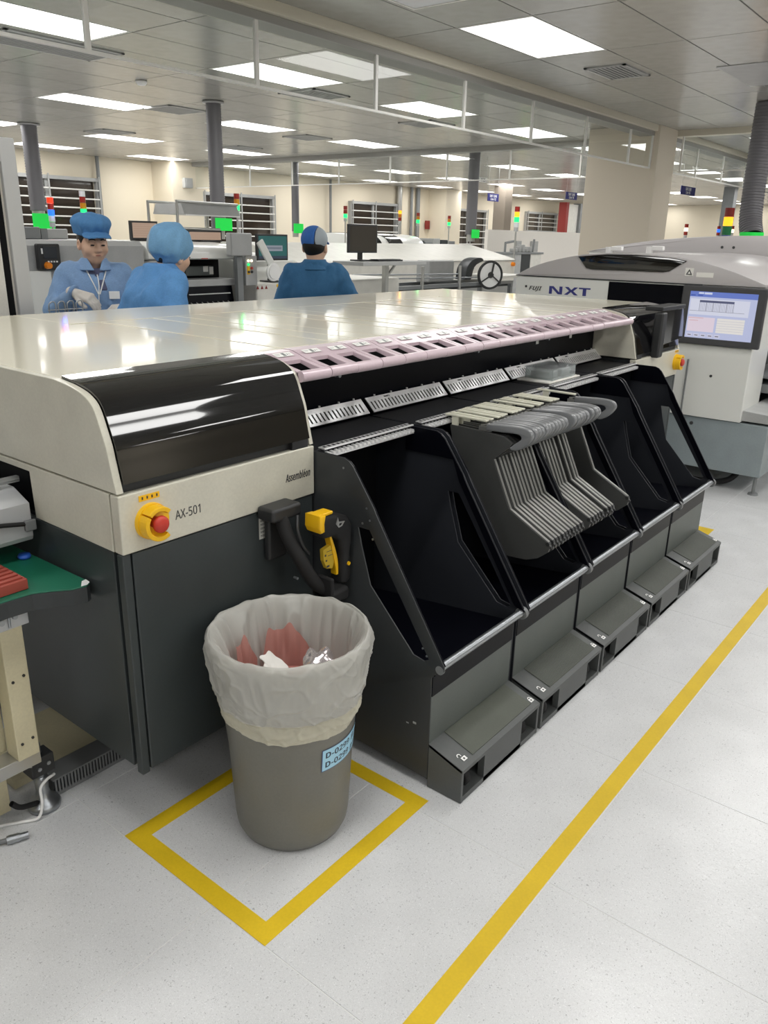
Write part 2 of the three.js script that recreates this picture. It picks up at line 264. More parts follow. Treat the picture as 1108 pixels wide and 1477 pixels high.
function windowN(n, x0, x1, y0, y1, bars, mull) {
  const w = struct('window_' + n, [bb(x0 - 0.06, x0, y0, y1, RZ0, RZ0 + 0.1), bb(x1, x1 + 0.06, y0, y1, RZ0, RZ0 + 0.1), bb(x0 - 0.06, x1 + 0.06, y1, y1 + 0.07, RZ0, RZ0 + 0.12), bb(x0 - 0.06, x1 + 0.06, y0 - 0.07, y0, RZ0, RZ0 + 0.14)], M.lightGrey);
  const c = [x0, ...mull, x1];
  for (let i = 0; i + 1 < c.length; i++) mesh('pane', bb(c[i] + 0.03, c[i + 1] - 0.03, y0, y1, RZ0 + 0.002, RZ0 + 0.02), M.nightGlass, w);
  for (const m of mull) mesh('mullion', bb(m - 0.035, m + 0.035, y0, y1, RZ0 + 0.01, RZ0 + 0.07), M.lightGrey, w);
  for (let i = 1; i <= bars; i++) mesh('bar', bar([x0 - 0.05, y0 + (y1 - y0) * i / (bars + 1), RZ0 + 0.16], [x1 + 0.05, y0 + (y1 - y0) * i / (bars + 1), RZ0 + 0.16], 0.016, 0.016, 8), M.whiteMetal, w);
  for (const x of [x0 - 0.03, ...mull, x1 + 0.03]) mesh('bar', bar([x, y0 - 0.02, RZ0 + 0.17], [x, y1 + 0.1, RZ0 + 0.17], 0.018, 0.018, 8), M.lightGrey, w);
}
windowN(1, 8.1, 10.55, 0.95, 2.58, 8, [9.41]);
windowN(2, 13.5, 15.8, 0.95, 2.47, 7, [14.65]);
windowN(3, 19.05, 21.2, 0.95, 2.5, 7, [20.1]);
windowN(4, 24.25, 26.6, 0.95, 2.5, 6, [25.5]);
windowN(5, 29.7, 32.2, 1.95, 2.58, 3, [30.8]);
windowN(6, 3.6, 6.0, 0.95, 2.58, 8, [4.8]);
solo('wall_box', 'small white ventilation box fixed high on the far wall beside the pilaster', 'wall box', [bb(12.35, 12.58, 2.55, 2.76, -15.85, -15.75, 0.01), bb(12.38, 12.55, 2.58, 2.73, -15.75, -15.74)], M.lightGrey);
solo('wall_sign', 'dark red sign board on the far cream wall', 'sign', bb(22.85, 23.06, 1.85, 2.12, -16.55, -16.5), M.redSign);
// ceiling vents
function vent(x, z, w, d, label) {
  const t = thing('ceiling_vent', label, 'vent', [x, CH, z], 'ceiling vents');
  mesh('frame', [bb(x - w, x + w, CH - 0.012, CH, z - d, z - d + 0.03), bb(x - w, x + w, CH - 0.012, CH, z + d - 0.03, z + d), bb(x - w, x - w + 0.03, CH - 0.012, CH, z - d, z + d), bb(x + w - 0.03, x + w, CH - 0.012, CH, z - d, z + d)], M.lightGrey, t);
  mesh('backing', bb(x - w + 0.03, x + w - 0.03, CH - 0.003, CH, z - d + 0.03, z + d - 0.03), M.charcoal, t);
  const n = Math.max(3, Math.round((2 * d - 0.06) / 0.045));
  for (let i = 0; i < n; i++) { const zz = z - d + 0.03 + (i + 0.5) * (2 * d - 0.06) / n; mesh('slat', beam([x - w + 0.03, CH - 0.008, zz], [x + w - 0.03, CH - 0.008, zz], 0.022, 0.004), M.lightGrey, t); }
}
const vl = 'square slatted air vent set in the grey panelled ceiling';
for (const [x, z, w, d] of [[7.84, -3.52, 0.3, 0.2], [4.25, -7.15, 0.55, 0.28], [7.2, -9.3, 0.3, 0.28], [7.3, -6.9, 0.3, 0.28], [9.9, -7.2, 0.3, 0.28], [10.3, -9.9, 0.3, 0.28], [8.2, -12.3, 0.3, 0.28], [10.9, -12.2, 0.3, 0.28]]) vent(x, z, w, d, z > -4 ? 'small slatted air vent in the ceiling before the glass curtain' : w > 0.5 ? 'wide slatted air vent in the ceiling beyond the glass curtain' : vl);
solo('ceiling_hatch', 'plain grey access hatch in the ceiling above the aisle', 'hatch', bb(8.1, 9.2, CH - 0.006, CH, -2.7, -2.15, 0.004), M.lightGrey);
{ const t = thing('smoke_detector', 'round white smoke detector on the ceiling', 'detector', [5.7, CH, -7.9]); mesh('base', lathe([[0, 0], [0.06, 0], [0.06, -0.02], [0.04, -0.045], [0, -0.05]], 5.7, CH, -7.9, 20), M.white, t); }
// floor marking tape
solo('aisle_tape', 'long straight yellow tape line along the aisle floor', 'floor tape', bb(-1.5, 14, 0.0002, 0.0012, -0.7165, -0.6635), M.yellow);
{
  const t = thing('bin_square_tape', 'yellow tape square on the floor around the grey waste bin', 'floor tape', [1.29, 0, -1.37]);
  mesh('tape_strip', bb(0.959, 1.01, 0.0002, 0.0012, -1.655, -1.088), M.yellow, t); mesh('tape_strip', bb(1.577, 1.627, 0.0002, 0.0012, -1.655, -1.088), M.yellow, t);
  mesh('tape_strip', bb(1.01, 1.577, 0.0002, 0.0012, -1.138, -1.088), M.yellow, t); mesh('tape_strip', bb(1.01, 1.577, 0.0002, 0.0012, -1.655, -1.602), M.yellow, t);
}
solo('corner_tape', 'short yellow tape mark on the floor past the last feeder trolley', 'floor tape', bb(4.53, 4.66, 0.0002, 0.0012, -1.5, -1.18), M.yellow);
// ---------------------------------------------------------------- the long placement machine
const AX = thing('placement_machine', 'long cream and charcoal placement machine with smoked covers and pink lid handles', 'machine', [2.9, 0, -2.45]);
const LX = 0.997, MX0 = 1.67, MX1 = 4.16, EX = 4.83, FZ = -1.59, BK = -3.32, TY = 1.255;
const prof = smooth([[-1.594, 1.008], [-1.602, 1.04], [-1.6125, 1.085], [-1.6205, 1.12], [-1.634, 1.155], [-1.6535, 1.2], [-1.668, 1.218], [-1.70, 1.235], [-1.75, 1.247], [-1.82, TY]], 60);
function endModule(x0, x1, mirror) {
  const out = mirror ? x1 : x0, inn = mirror ? x0 : x1, s = mirror ? -1 : 1, ox = (a) => out + s * a;
  const cab = mesh('cabinet', [bb(x0 + 0.022, x1 - 0.004, 0.225, 1.0, FZ - 0.03, BK)], M.charcoal2, AX);
  mesh('front_panel', bb(Math.min(ox(0.028), inn - s * 0.004), Math.max(ox(0.028), inn - s * 0.004), 0.217, 0.848, FZ - 0.02, FZ - 0.004, 0.004), M.charcoal, cab);
  mesh('corner_post', bb(ox(0), ox(0.024), 0.21, 0.85, FZ - 0.03, FZ - 0.004, 0.004), M.charcoal, cab);
  mesh('side_panel', bb(ox(0.003), ox(0.018), 0.22, 0.85, BK, FZ - 0.048, 0.003), M.charcoal, cab);
  const band = mesh('band', bb(Math.min(ox(0), inn), Math.max(ox(0), inn), 0.852, 1.003, FZ - 0.035, FZ, 0.004), M.cream, AX);
  mesh('side_band', extX([[FZ - 0.04, 0.852], [FZ - 0.04, 1.003], [BK, 1.003], [BK, 0.985], [-2.0, 0.985], [-1.995, 0.855]], Math.min(ox(0), ox(0.02)), Math.max(ox(0), ox(0.02)), 0.002), M.cream, band);
  mesh('opening', bb(ox(0.02), ox(0.025), 0.86, 0.98, -2.9, -2.0), M.black, cab);
  const cheek = [...prof, [BK, TY], [BK, 1.008]];
  mesh('end_cheek', extX(cheek, Math.min(ox(0), ox(0.02)), Math.max(ox(0), ox(0.02)), 0.002), M.cream, AX);
  mesh('inner_cheek', extX([...prof, [-1.86, TY], [-1.86, 1.008]], Math.min(inn, inn - s * 0.015), Math.max(inn, inn - s * 0.015), 0.001), M.cream, AX);
  mesh('core', extX([[-1.63, 1.008], [-1.665, 1.15], [-1.7, 1.2], [-1.83, 1.235], [BK, 1.235], [BK, 1.008]], x0 + 0.025, x1 - 0.02), M.black, AX);
  const cov = mesh('smoked_cover', sheetX(prof.slice(4), Math.min(ox(0.022), inn - s * 0.016), Math.max(ox(0.022), inn - s * 0.016), -0.006), M.smoke, AX, { label: 'glossy black smoked cover' });
  mesh('cover_sill', bb(Math.min(ox(0.022), inn - s * 0.016), Math.max(ox(0.022), inn - s * 0.016), 1.003, 1.03, -1.66, -1.612), M.plasticDark, cov);
  mesh('cover_grip', bb(inn - s * 0.02, inn - s * 0.085, 1.0, 1.032, -1.63, -1.594, 0.004), M.plasticDark, cov);
  mesh('top_plate', bb(x0 + (mirror ? 0 : 0.021), x1 - (mirror ? 0.021 : 0), TY - 0.018, TY, BK, -1.822, 0.003), M.creamTop, AX);
  for (const [fx, fz] of [[x0 + 0.5, -2.2], [x1 - 0.12, -2.2], [x0 + 0.5, -3.15], [x1 - 0.12, -3.15]]) mesh('foot', [bar([fx, 0.03, fz], [fx, 0.23, fz], 0.02), lathe([[0, 0], [0.05, 0], [0.05, 0.012], [0.025, 0.035], [0, 0.035]], fx, 0, fz, 18)], M.steel, AX);
  return band;
}
const bandL = endModule(LX, MX0, false), bandR = endModule(MX1, EX, true);
// middle bed
mesh('bed', bb(MX0, MX1, 0.25, 1.2, BK, -1.86), M.black, AX);
mesh('back_wall', bb(MX0, MX1, 0.95, 1.205, -1.86, -1.845), M.blackGloss, AX);
mesh('rear_top_plate', bb(MX0 + 0.002, MX1 - 0.002, TY - 0.018, TY, BK, -2.885, 0.003), M.creamTop, AX);
const stickTex = canvasTex(128, 40, (c, w, h) => { c.fillStyle = '#f2f2ee'; c.fillRect(0, 0, w, h); c.fillStyle = '#7d8280'; c.fillRect(56, 4, 22, 32); c.fillStyle = '#444'; c.font = 'bold 20px sans-serif'; c.fillText('2 1', 86, 28); c.fillStyle = '#999'; c.fillRect(8, 12, 36, 3); c.fillRect(8, 22, 28, 3); });
const stickMat = std(0xffffff, 0.4, { map: stickTex });
{ // twenty hinged lids with moulded pink handles
  const n = 20, w = (MX1 - MX0) / n, hw = w / 2 - 0.001;
  const lidG = boxUV(prep(bb(-hw, hw, TY - 0.014, TY, -2.876, -1.842, 0.004)));
  const sl = (a, b) => { const k = (TY - 0.003 - 1.217) / (1.83 - 1.655); return TY - 0.003 - (1.83 + a) * k * -1 * -1 - b; };
  const y = (z) => TY - 0.003 - Math.max(0, (z + 1.83)) * 0.2;
  const hg = merge([
    extX([[-1.84, TY - 0.001], [-1.80, TY - 0.002], [-1.742, y(-1.742)], [-1.742, y(-1.742) - 0.012], [-1.84, TY - 0.016]], -hw, hw),
    extX([[-1.745, y(-1.745)], [-1.65, y(-1.65)], [-1.65, y(-1.65) - 0.022], [-1.745, y(-1.745) - 0.014]], -hw, -hw + 0.02, 0.002),
    extX([[-1.745, y(-1.745)], [-1.65, y(-1.65)], [-1.65, y(-1.65) - 0.022], [-1.745, y(-1.745) - 0.014]], hw - 0.02, hw, 0.002),
    bar([-hw, 1.203, -1.645], [hw, 1.203, -1.645], 0.017, 0.017, 16)]);
  boxUV(hg);
  const sg = new THREE.PlaneGeometry(0.075, 0.026).rotateX(-Math.PI / 2 + Math.atan(0.32)).translate(0, 1.2486, -1.777);
  const tray = boxUV(prep(bb(-hw + 0.02, hw - 0.02, 1.185, 1.19, -1.745, -1.66)));
  for (let i = 0; i < n; i++) {
    const cx = MX0 + w * (i + 0.5);
    const lid = new THREE.Mesh(lidG, M.creamTop); lid.name = 'lid'; lid.position.set(cx - AX.o[0], 0, -AX.o[2]);
    // each lid rests a hair differently on its hinge
    const tilt = rr(-0.0022, 0.0022); lid.rotation.z = tilt; lid.position.x += tilt * TY; lid.rotation.x = rr(-0.0006, 0.0006); AX.add(lid);
    const h = new THREE.Mesh(hg, M.pink); h.name = 'handle'; lid.add(h);
    const s = new THREE.Mesh(sg, stickMat); s.name = 'sticker'; lid.add(s);
    const tr = new THREE.Mesh(tray, M.plasticDark); tr.name = 'grip_tray'; lid.add(tr);
    for (const m of [lid, h, s, tr]) m.castShadow = m.receiveShadow = true;
  }
}
{ // slotted white guide strips above the feeder table
  const pitch = 0.498, W = 0.474, L = 0.064, ang = Math.atan2(0.045, 0.045);
  const sh = new THREE.Shape([[0, 0], [W, 0], [W, L], [0, L]].map((p) => new THREE.Vector2(...p)));
  for (let i = 0; i < 22; i++) { const x = 0.014 + i * 0.0205; sh.holes.push(new THREE.Path([[x, 0.010], [x, 0.045], [x + 0.008, 0.045], [x + 0.008, 0.010]].map((p) => new THREE.Vector2(...p)))); }
  for (let k = 0; k < 5; k++) {
    const x0 = 1.695 + pitch * k, g = new THREE.ExtrudeGeometry(sh, { depth: 0.003, bevelEnabled: false }); g.rotateX(-Math.PI / 4); g.translate(x0, 0.993, -1.787);
    const s = mesh('slot_strip', g, M.strip, AX);
    mesh('backing', new THREE.BoxGeometry(W, L, 0.002).translate(W / 2, L / 2, -0.006).rotateX(-Math.PI / 4).translate(x0, 0.993, -1.787), M.black, s);
    mesh('peg', [0.06, 0.16, 0.26, 0.36, 0.44].map((a) => bb(x0 + a, x0 + a + 0.004, 1.04, 1.045, -1.84, -1.834)), M.white, s);
    mesh('print', text('FRONT ' + (5 - k), 0.006, 0.0006).rotateX(-Math.PI / 4).translate(x0 + 0.1, 0.993 + 0.051 * 0.707 + 0.0026, -1.787 - 0.051 * 0.707 + 0.0026), M.text, s);
  }
  for (const [x, y] of [[3.5, 1.12], [3.86, 1.12]]) mesh('marker', bb(x, x + 0.025, y, y + 0.03, -1.846, -1.843), M.white, AX);
  for (const x of [2.05, 2.95, 3.6]) mesh('knob', bar([x, 1.14, -1.845], [x, 1.14, -1.825], 0.008), M.steel, AX);
}
function estop(x, y, z, parent) {
  const b = mesh('emergency_stop', [bar([x, y, z], [x, y, z + 0.012], 0.047, 0.046, 32)], M.estopYellow, parent, { label: 'yellow guarded emergency stop with red button' });
  const arc = (a0, a1) => { const o = []; for (let i = 0; i <= 16; i++) { const a = a0 + (a1 - a0) * i / 16; o.push([x + 0.044 * Math.cos(a), y + 0.044 * Math.sin(a)]); } for (let i = 16; i >= 0; i--) { const a = a0 + (a1 - a0) * i / 16; o.push([x + 0.032 * Math.cos(a), y + 0.032 * Math.sin(a)]); } return extZ(o, z + 0.01, z + 0.042, 0.002); };
  mesh('guard', [arc(0.75, 2.4), arc(2.5, 5.35)], M.estopYellow, b);
  mesh('button', lathe([[0, 0.045], [0.014, 0.044], [0.021, 0.038], [0.022, 0.03], [0.016, 0.024], [0.014, 0.0], [0, 0]], 0, 0, 0, 28).rotateX(Math.PI / 2).translate(x, y, z + 0.008), M.red, b);
  const st = mesh('caution_sticker', bb(x - 0.03, x + 0.03, y + 0.055, y + 0.07, z, z + 0.001), M.estopYellow, b);
  mesh('print', [0, 1, 2, 3].map((i) => bb(x - 0.022 + i * 0.014, x - 0.018 + i * 0.014, y + 0.059, y + 0.066, z + 0.001, z + 0.0016)), M.text, st);
}
estop(1.083, 0.922, FZ, bandL); estop(4.785, 0.93, FZ, bandR);
mesh('lettering', text('AX-501', 0.024, 0.0008, fontR).scale(0.82, 1, 1).translate(1.156, 0.904, FZ), M.text, bandL);
mesh('logo', text('Assembléon', 0.021, 0.0008).applyMatrix4(new THREE.Matrix4().makeShear(0, 0, 0.22, 0, 0, 0)).scale(0.6, 1.1, 1).translate(1.549, 0.914, FZ), M.text, bandL);
{ // rating plate on the front panel
  const tex = canvasTex(128, 112, (c, w, h) => { c.fillStyle = '#c9c9c2'; c.fillRect(0, 0, w, h); c.fillStyle = '#3a3a38'; for (let i = 0; i < 5; i++) { c.fillRect(84, 10 + i * 20, 36, 10); c.fillRect(10, 12 + i * 20, 56, 3); c.fillRect(10, 18 + i * 20, 44, 2); } });
  mesh('rating_plate', new THREE.PlaneGeometry(0.074, 0.064).translate(1.479, 0.797, FZ - 0.0035), std(0xffffff, 0.45, { map: tex }), AX, { uv: true, label: 'grey printed rating plate' });
}
{ // operator display on the right end, seen from its edge
  const d = mesh('side_display', [bb(4.37, 4.44, 0.995, 1.24, -1.6, -1.55, 0.012)], M.plasticDark, AX);
  mesh('arm', bb(4.38, 4.74, 1.245, 1.268, -1.66, -1.56, 0.005), M.plasticDark, d);
  mesh('shield', extZ([[4.455, 1.05], [4.83, 1.07], [4.815, 1.16], [4.78, 1.24], [4.47, 1.24]], -1.592, -1.584, 0.001), M.smoke, d);
}
// ---------------------------------------------------------------- five feeder trolleys
const plateOut = [[-1.74, 0.06], [-1.13, 0.03], [-1.13, 0.385], [-1.115, 0.405], [-1.098, 0.409], [-1.088, 0.42], [-1.088, 0.434], [-1.345, 0.829], [-1.36, 0.856], [-1.44, 0.965], [-1.455, 0.978], [-1.475, 0.985], [-1.74, 0.985]];
const plateHole = [[-1.418, 0.785], [-1.404, 0.73], [-1.367, 0.61], [-1.199, 0.437], [-1.16, 0.43], [-1.142, 0.44], [-1.374, 0.785]].reverse();
const plateG = smoothNormals(extX(plateOut, 0, 0.005, 0.001, [plateHole]));
const linerG = extX(plateOut.map(([z, y]) => [z, y]).slice(6).concat([[-1.6, 0.985], [-1.6, 0.9], [-1.40, 0.9], [-1.372, 0.829], [-1.128, 0.448]]), 0, 0.004);
const lockG = (shut) => { // white padlock pictogram: body with keyhole and shackle
  const o = [extZ([[-0.008, -0.005], [0.008, -0.005], [0.008, 0.006], [-0.008, 0.006]], 0, 0.0006, 0, [[[-0.003, -0.002], [-0.003, 0.003], [0.003, 0.003], [0.003, -0.002]]])];
  const ring = (cx, cy, a0, a1) => { const q = []; for (let i = 0; i <= 10; i++) { const a = a0 + (a1 - a0) * i / 10; q.push([cx + 0.0065 * Math.cos(a), cy + 0.0065 * Math.sin(a)]); } for (let i = 10; i >= 0; i--) { const a = a0 + (a1 - a0) * i / 10; q.push([cx + 0.0042 * Math.cos(a), cy + 0.0042 * Math.sin(a)]); } return extZ(q, 0, 0.0006); };
  o.push(shut ? ring(0, 0.006, 0, Math.PI) : ring(-0.006, 0.012, -0.6, Math.PI + 0.2)); return merge(o);
};
const icon = M.white;
const wheelProf = [[0, -0.014], [0.03, -0.014], [0.036, -0.009], [0.036, 0.009], [0.03, 0.014], [0, 0.014]];
for (let k = 0; k < 5; k++) {
  const x0 = 1.674 + 0.4985 * k, x1 = x0 + 0.478, first = k === 0;
  const where = ['beside the machine cabinet with the barcode scanner, end plate in full view', 'second from the barcode scanner, left feeders hang in it', 'in the middle of the row, right feeders hang in it', 'empty, next to the last trolley of the row', 'last of the row, beside the white touchscreen machine'][k];
  const T = thing('feeder_trolley', 'black feeder trolley ' + where, 'trolley', [(x0 + x1) / 2, 0, -1.4], 'feeder trolleys');
  mesh('side_plate', plateG.clone().translate(x0, 0, 0), M[first ? 'plateOuter' : 'plate'], T);
  mesh('side_plate', plateG.clone().translate(x1 - 0.005, 0, 0), M.plate, T);
  mesh('plate_edge', linerG.clone().translate(x0 + 0.006, 0, 0), M.blackGloss, T);
  mesh('plate_edge', linerG.clone().translate(x1 - 0.010, 0, 0), M.blackGloss, T);
  mesh('rivet', [[-1.475, 0.955], [-1.385, 0.85], [-1.372, 0.815], [-1.4, 0.8], [-1.36, 0.76], [-1.165, 0.47], [-1.15, 0.45]].flatMap(([z, y]) => [bar([x0 - 0.0015, y, z], [x0 + 0.001, y, z], 0.0035, 0.0035, 8)]), M.steel, T);
  mesh('back_panel', bb(x0 + 0.012, x1 - 0.012, 0.1, 0.95, -1.74, -1.73), M.black, T);
  mesh('inner_floor', extX([[-1.125, 0.392], [-1.73, 0.33], [-1.73, 0.325], [-1.125, 0.386]], x0 + 0.012, x1 - 0.012), M.blackGloss, T);
  mesh('feeder_bus', [bb(x0 + 0.012, x0 + 0.1, 0.80, 0.84, -1.73, -1.6, 0.003), bb(x0 + 0.012, x0 + 0.09, 0.86, 0.875, -1.73, -1.62), bb(x0 + 0.03, x0 + 0.06, 0.875, 0.9, -1.68, -1.63, 0.004)], M.plasticDark, T);
  mesh('fascia', bb(x0 + 0.005, x1 - 0.005, 0.319, 0.388, -1.136, -1.128), M.blackGloss, T);
  mesh('front_panel', bb(x0 + 0.005, x1 - 0.005, 0.14, 0.318, -1.136, -1.13), M.frontGrey, T);
  mesh('edge_post', bb(x1 - 0.002, x1 + 0.014, 0.1, 0.40, -1.16, -1.135), M.plate, T);
  const rod = mesh('push_rod', bar([x0 + 0.002, 0.428, -1.103], [x1 - 0.002, 0.428, -1.103], 0.0125, 0.0125, 18), M.steel, T);
  mesh('rod_end', bar([x1 - 0.006, 0.424, -1.103], [x1 + 0.01, 0.424, -1.103], 0.021, 0.021, 18), M.plasticGrey, rod); mesh('rod_end', bar([x0 - 0.001, 0.42, -1.103], [x0 + 0.008, 0.42, -1.103], 0.014, 0.014, 14), M.plasticGrey, rod);
  // feeder table and toothed white rail
  mesh('table', bb(x0 + 0.004, x1 + 0.012, 0.962, 0.986, -1.785, -1.592, 0.002), M.tableBlack, T);
  const rail = mesh('rail', [bb(x0 + 0.03, x1 + 0.004, 0.984, 0.989, -1.606, -1.578, 0.001), bb(x0 + 0.03, x1 + 0.004, 0.962, 0.966, -1.592, -1.566)], M.strip, T, { label: 'white toothed metal rail' });
  const holes = [], teeth = [];
  for (let i = 0; i < 22; i++) { const x = x0 + 0.036 + i * 0.0205; holes.push(bb(x + 0.003, x + 0.013, 0.989, 0.9894, -1.599, -1.586)); teeth.push(extX([[-1.584, 0.978], [-1.566, 0.976], [-1.564, 0.968], [-1.57, 0.962], [-1.584, 0.962]], x, x + 0.010)); }
  mesh('rail_slots', holes, M.black, rail); mesh('teeth', teeth, M.strip, rail);
  // step with two wheel openings
  const sx0 = x0 + 0.002, sx1 = sx0 + 0.476, side = [[-1.13, 0.002], [-1.13, 0.157], [-1.007, 0.119], [-1.007, 0.002]];
  const step = mesh('step', [extX(side, sx0, sx0 + 0.012, 0.0015), extX(side, sx1 - 0.012, sx1, 0.0015), extX([[-1.13, 0.157], [-1.005, 0.118], [-1.005, 0.106], [-1.13, 0.145]], sx0, sx1, 0.002), bb(sx0 + 0.13, sx1 - 0.115, 0.004, 0.11, -1.03, -1.008), bb(sx0 + 0.012, sx1 - 0.012, 0.002, 0.02, -1.12, -1.008)], M.step, T);
  const sy = (z) => 0.1575 - (z + 1.13) * 0.312 + 0.0006;
  mesh('tread', extX([[-1.128, sy(-1.128)], [-1.022, sy(-1.022)], [-1.022, sy(-1.022) + 0.0015], [-1.128, sy(-1.128) + 0.0015]], sx0 + 0.08, sx1 - 0.035), M.stepTop, step);
  if (k > 0) { const rib = []; for (let i = 0; i < 24; i++) { const z = -1.125 + i * 0.0043; rib.push(extX([[z, sy(z) + 0.0012], [z + 0.0018, sy(z + 0.0018) + 0.0028], [z + 0.002, sy(z + 0.002) + 0.0012]], sx0 + 0.082, sx1 - 0.037)); } mesh('tread_ribs', rib, M.step, step); }
  for (const [lx, shut] of [[sx0 + 0.045, false], [sx1 - 0.018, true]]) { const g = lockG(shut).scale(1.25, 1.25, 1); g.rotateX(-Math.PI / 2); g.rotateX(Math.atan(0.312)); mesh('lock_icon', g.translate(lx, sy(-1.03) + 0.0006, -1.03), icon, step, { label: shut ? 'white closed padlock pictogram' : 'white open padlock pictogram' }); }
  for (const wx of [sx0 + 0.07, sx1 - 0.062]) mesh('castor', [lathe(wheelProf, 0, 0, 0, 20).rotateZ(Math.PI / 2).translate(wx, 0.04, -1.06), bb(wx - 0.02, wx + 0.02, 0.05, 0.1, -1.08, -1.05, 0.004)], M.rubber, T);
  if (k === 0) {
    const tex = canvasTex(96, 112, (c, w, h) => { c.fillStyle = '#c6c8c8'; c.fillRect(0, 0, w, h); c.fillStyle = '#555'; for (let i = 0; i < 9; i++) c.fillRect(10, 10 + i * 11, 40 + (i * 37) % 36, 3); c.fillRect(30, 6, 36, 7); });
    mesh('sticker', new THREE.PlaneGeometry(0.05, 0.058).translate(1.9, 0.585, -1.7275), std(0xffffff, 0.5, { map: tex }), T, { uv: true, label: 'pale printed sticker' });
    mesh('scuff', [bb(x0 - 0.0006, x0 + 0.001, 0.205, 0.212, -1.19, -1.178), bb(x0 - 0.0006, x0 + 0.001, 0.196, 0.2, -1.215, -1.206)], M.lightGrey, T);
  }
}
// ---------------------------------------------------------------- tape feeders hanging on the rail
{
  const body = [[-1.560, 0.958], [-1.40, 0.955], [-1.335, 0.95], [-1.30, 0.93], [-1.31, 0.915], [-1.372, 0.863], [-1.293, 0.691], [-1.132, 0.606], [-1.122, 0.596], [-1.128, 0.572], [-1.165, 0.54], [-1.21, 0.522], [-1.30, 0.516], [-1.345, 0.526], [-1.375, 0.556], [-1.49, 0.79], [-1.545, 0.89], [-1.560, 0.95]];
  const grip = [...smooth([[-1.41, 0.984], [-1.34, 0.990], [-1.27, 0.992], [-1.238, 0.985], [-1.227, 0.967], [-1.243, 0.937], [-1.282, 0.908], [-1.305, 0.906]], 26), ...smooth([[-1.312, 0.914], [-1.288, 0.934], [-1.268, 0.953], [-1.276, 0.964], [-1.34, 0.963], [-1.41, 0.960]], 20)];
  const edge = [[-1.369, 0.862, 0], [-1.29, 0.694, 0], [-1.13, 0.609, 0]];
  const T0 = 0.0125, T1 = 0.0215;
  const gBody = boxUV(prep(extX(body, 0, T0, 0.0008))), gGrip = boxUV(prep(smoothNormals(extX(grip, 0.0, T1, 0.004), 0.5)));
  const gEdge = boxUV(merge([bar([0.004, 0.862, -1.368], [0.004, 0.694, -1.289], 0.0016, 0.0016, 6), bar([0.004, 0.694, -1.289], [0.004, 0.610, -1.130], 0.0016, 0.0016, 6), bar([0.0105, 0.862, -1.368], [0.0105, 0.694, -1.289], 0.0014, 0.0014, 6), bar([0.0105, 0.694, -1.289], [0.0105, 0.610, -1.130], 0.0014, 0.0014, 6)]));
  const gPin = boxUV(merge([bar([-0.001, 0.601, -1.132], [T0 + 0.001, 0.601, -1.132], 0.0075, 0.0075, 10), bar([0.003, 0.59, -1.123], [0.012, 0.59, -1.123], 0.0045, 0.0045, 8)]));
  const gGuide = boxUV(merge([bb(0.0, T1, 0.9895, 0.996, -1.585, -1.41, 0.002), bb(0.003, T0 - 0.003, 0.958, 0.99, -1.556, -1.53)]));
  const gGate = boxUV(merge([bb(0.002, T0 - 0.002, 0.957, 0.972, -1.44, -1.39), bar([0.006, 0.972, -1.43], [0.006, 0.985, -1.40], 0.003, 0.003, 6), bar([0.010, 0.975, -1.435], [0.010, 0.98, -1.41], 0.004, 0.004, 6)]));
  const xs = []; for (let i = 0; i < 11; i++) xs.push(2.356 + i * 0.0258); for (let i = 0; i < 9; i++) if (i !== 5) xs.push(2.686 + i * 0.0262); xs.push(3.05);
  xs.forEach((x, i) => {
    const end = i === 0, lone = i === xs.length - 1, guide = lone || ![2, 6, 12, 15].includes(i);
    const t = new THREE.Group(); t.name = numbered('tape_feeder'); t.position.set(x, 0.52, -1.35); scene.add(t);
    t.userData = { label: end ? 'dark grey tape feeder with its full side plate showing, end of the feeder row' : lone ? 'single tape feeder with grey grip hanging apart from the feeder row' : guide ? 'dark tape feeder with cream tape guide and grey grip inside the feeder row' : 'dark tape feeder with grey grip and no cream guide inside the feeder row', category: 'feeder', group: 'tape feeders on the trolleys' };
    const dz = (end || lone) ? 0 : rr(-0.003, 0.003), dy = (end || lone) ? 0.0005 : rr(0.0006, 0.003);
    const add = (n, g, m) => { const o = new THREE.Mesh(g, m); o.name = n; o.position.set(0, -0.52 + dy, 1.35 + dz); o.castShadow = o.receiveShadow = true; t.add(o); };
    add('body', gBody, M.feeder || (M.feeder = std(0x4a4b4a, 0.45, { map: grain }))); add('grip', gGrip, M.gripGrey); add('edge_rods', gEdge, M.edgeRod || (M.edgeRod = std(0xb4b4b0, 0.35, { metalness: 0.8 }))); add('pin', gPin, M.plasticDark); add('tape_gate', gGate, M.alu); if (guide) add('tape_guide', gGuide, M.guide);
  });
}
{ // clear plastic component box on the feeder table
  const t = thing('component_box', 'clear plastic lidded component box on a white tray on the feeder table', 'box', [3.37, 0.9865, -1.69]);
  mesh('tray', [bb(3.22, 3.53, 0.9868, 0.996, -1.78, -1.612, 0.004)], M.offwhite, t);
  mesh('shell', [bb(3.27, 3.5, 0.9965, 0.999, -1.765, -1.625), bb(3.27, 3.272, 0.9965, 1.045, -1.765, -1.625), bb(3.498, 3.5, 0.9965, 1.045, -1.765, -1.625), bb(3.27, 3.5, 0.9965, 1.045, -1.627, -1.625), bb(3.27, 3.5, 0.9965, 1.045, -1.765, -1.763), bb(3.265, 3.505, 1.045, 1.049, -1.77, -1.62, 0.001)], M.clear, t);
  mesh('contents', [bb(3.29, 3.37, 1.0, 1.03, -1.75, -1.65, 0.004), bb(3.39, 3.48, 1.0, 1.036, -1.74, -1.64, 0.004)], M.lightGrey, t);
}
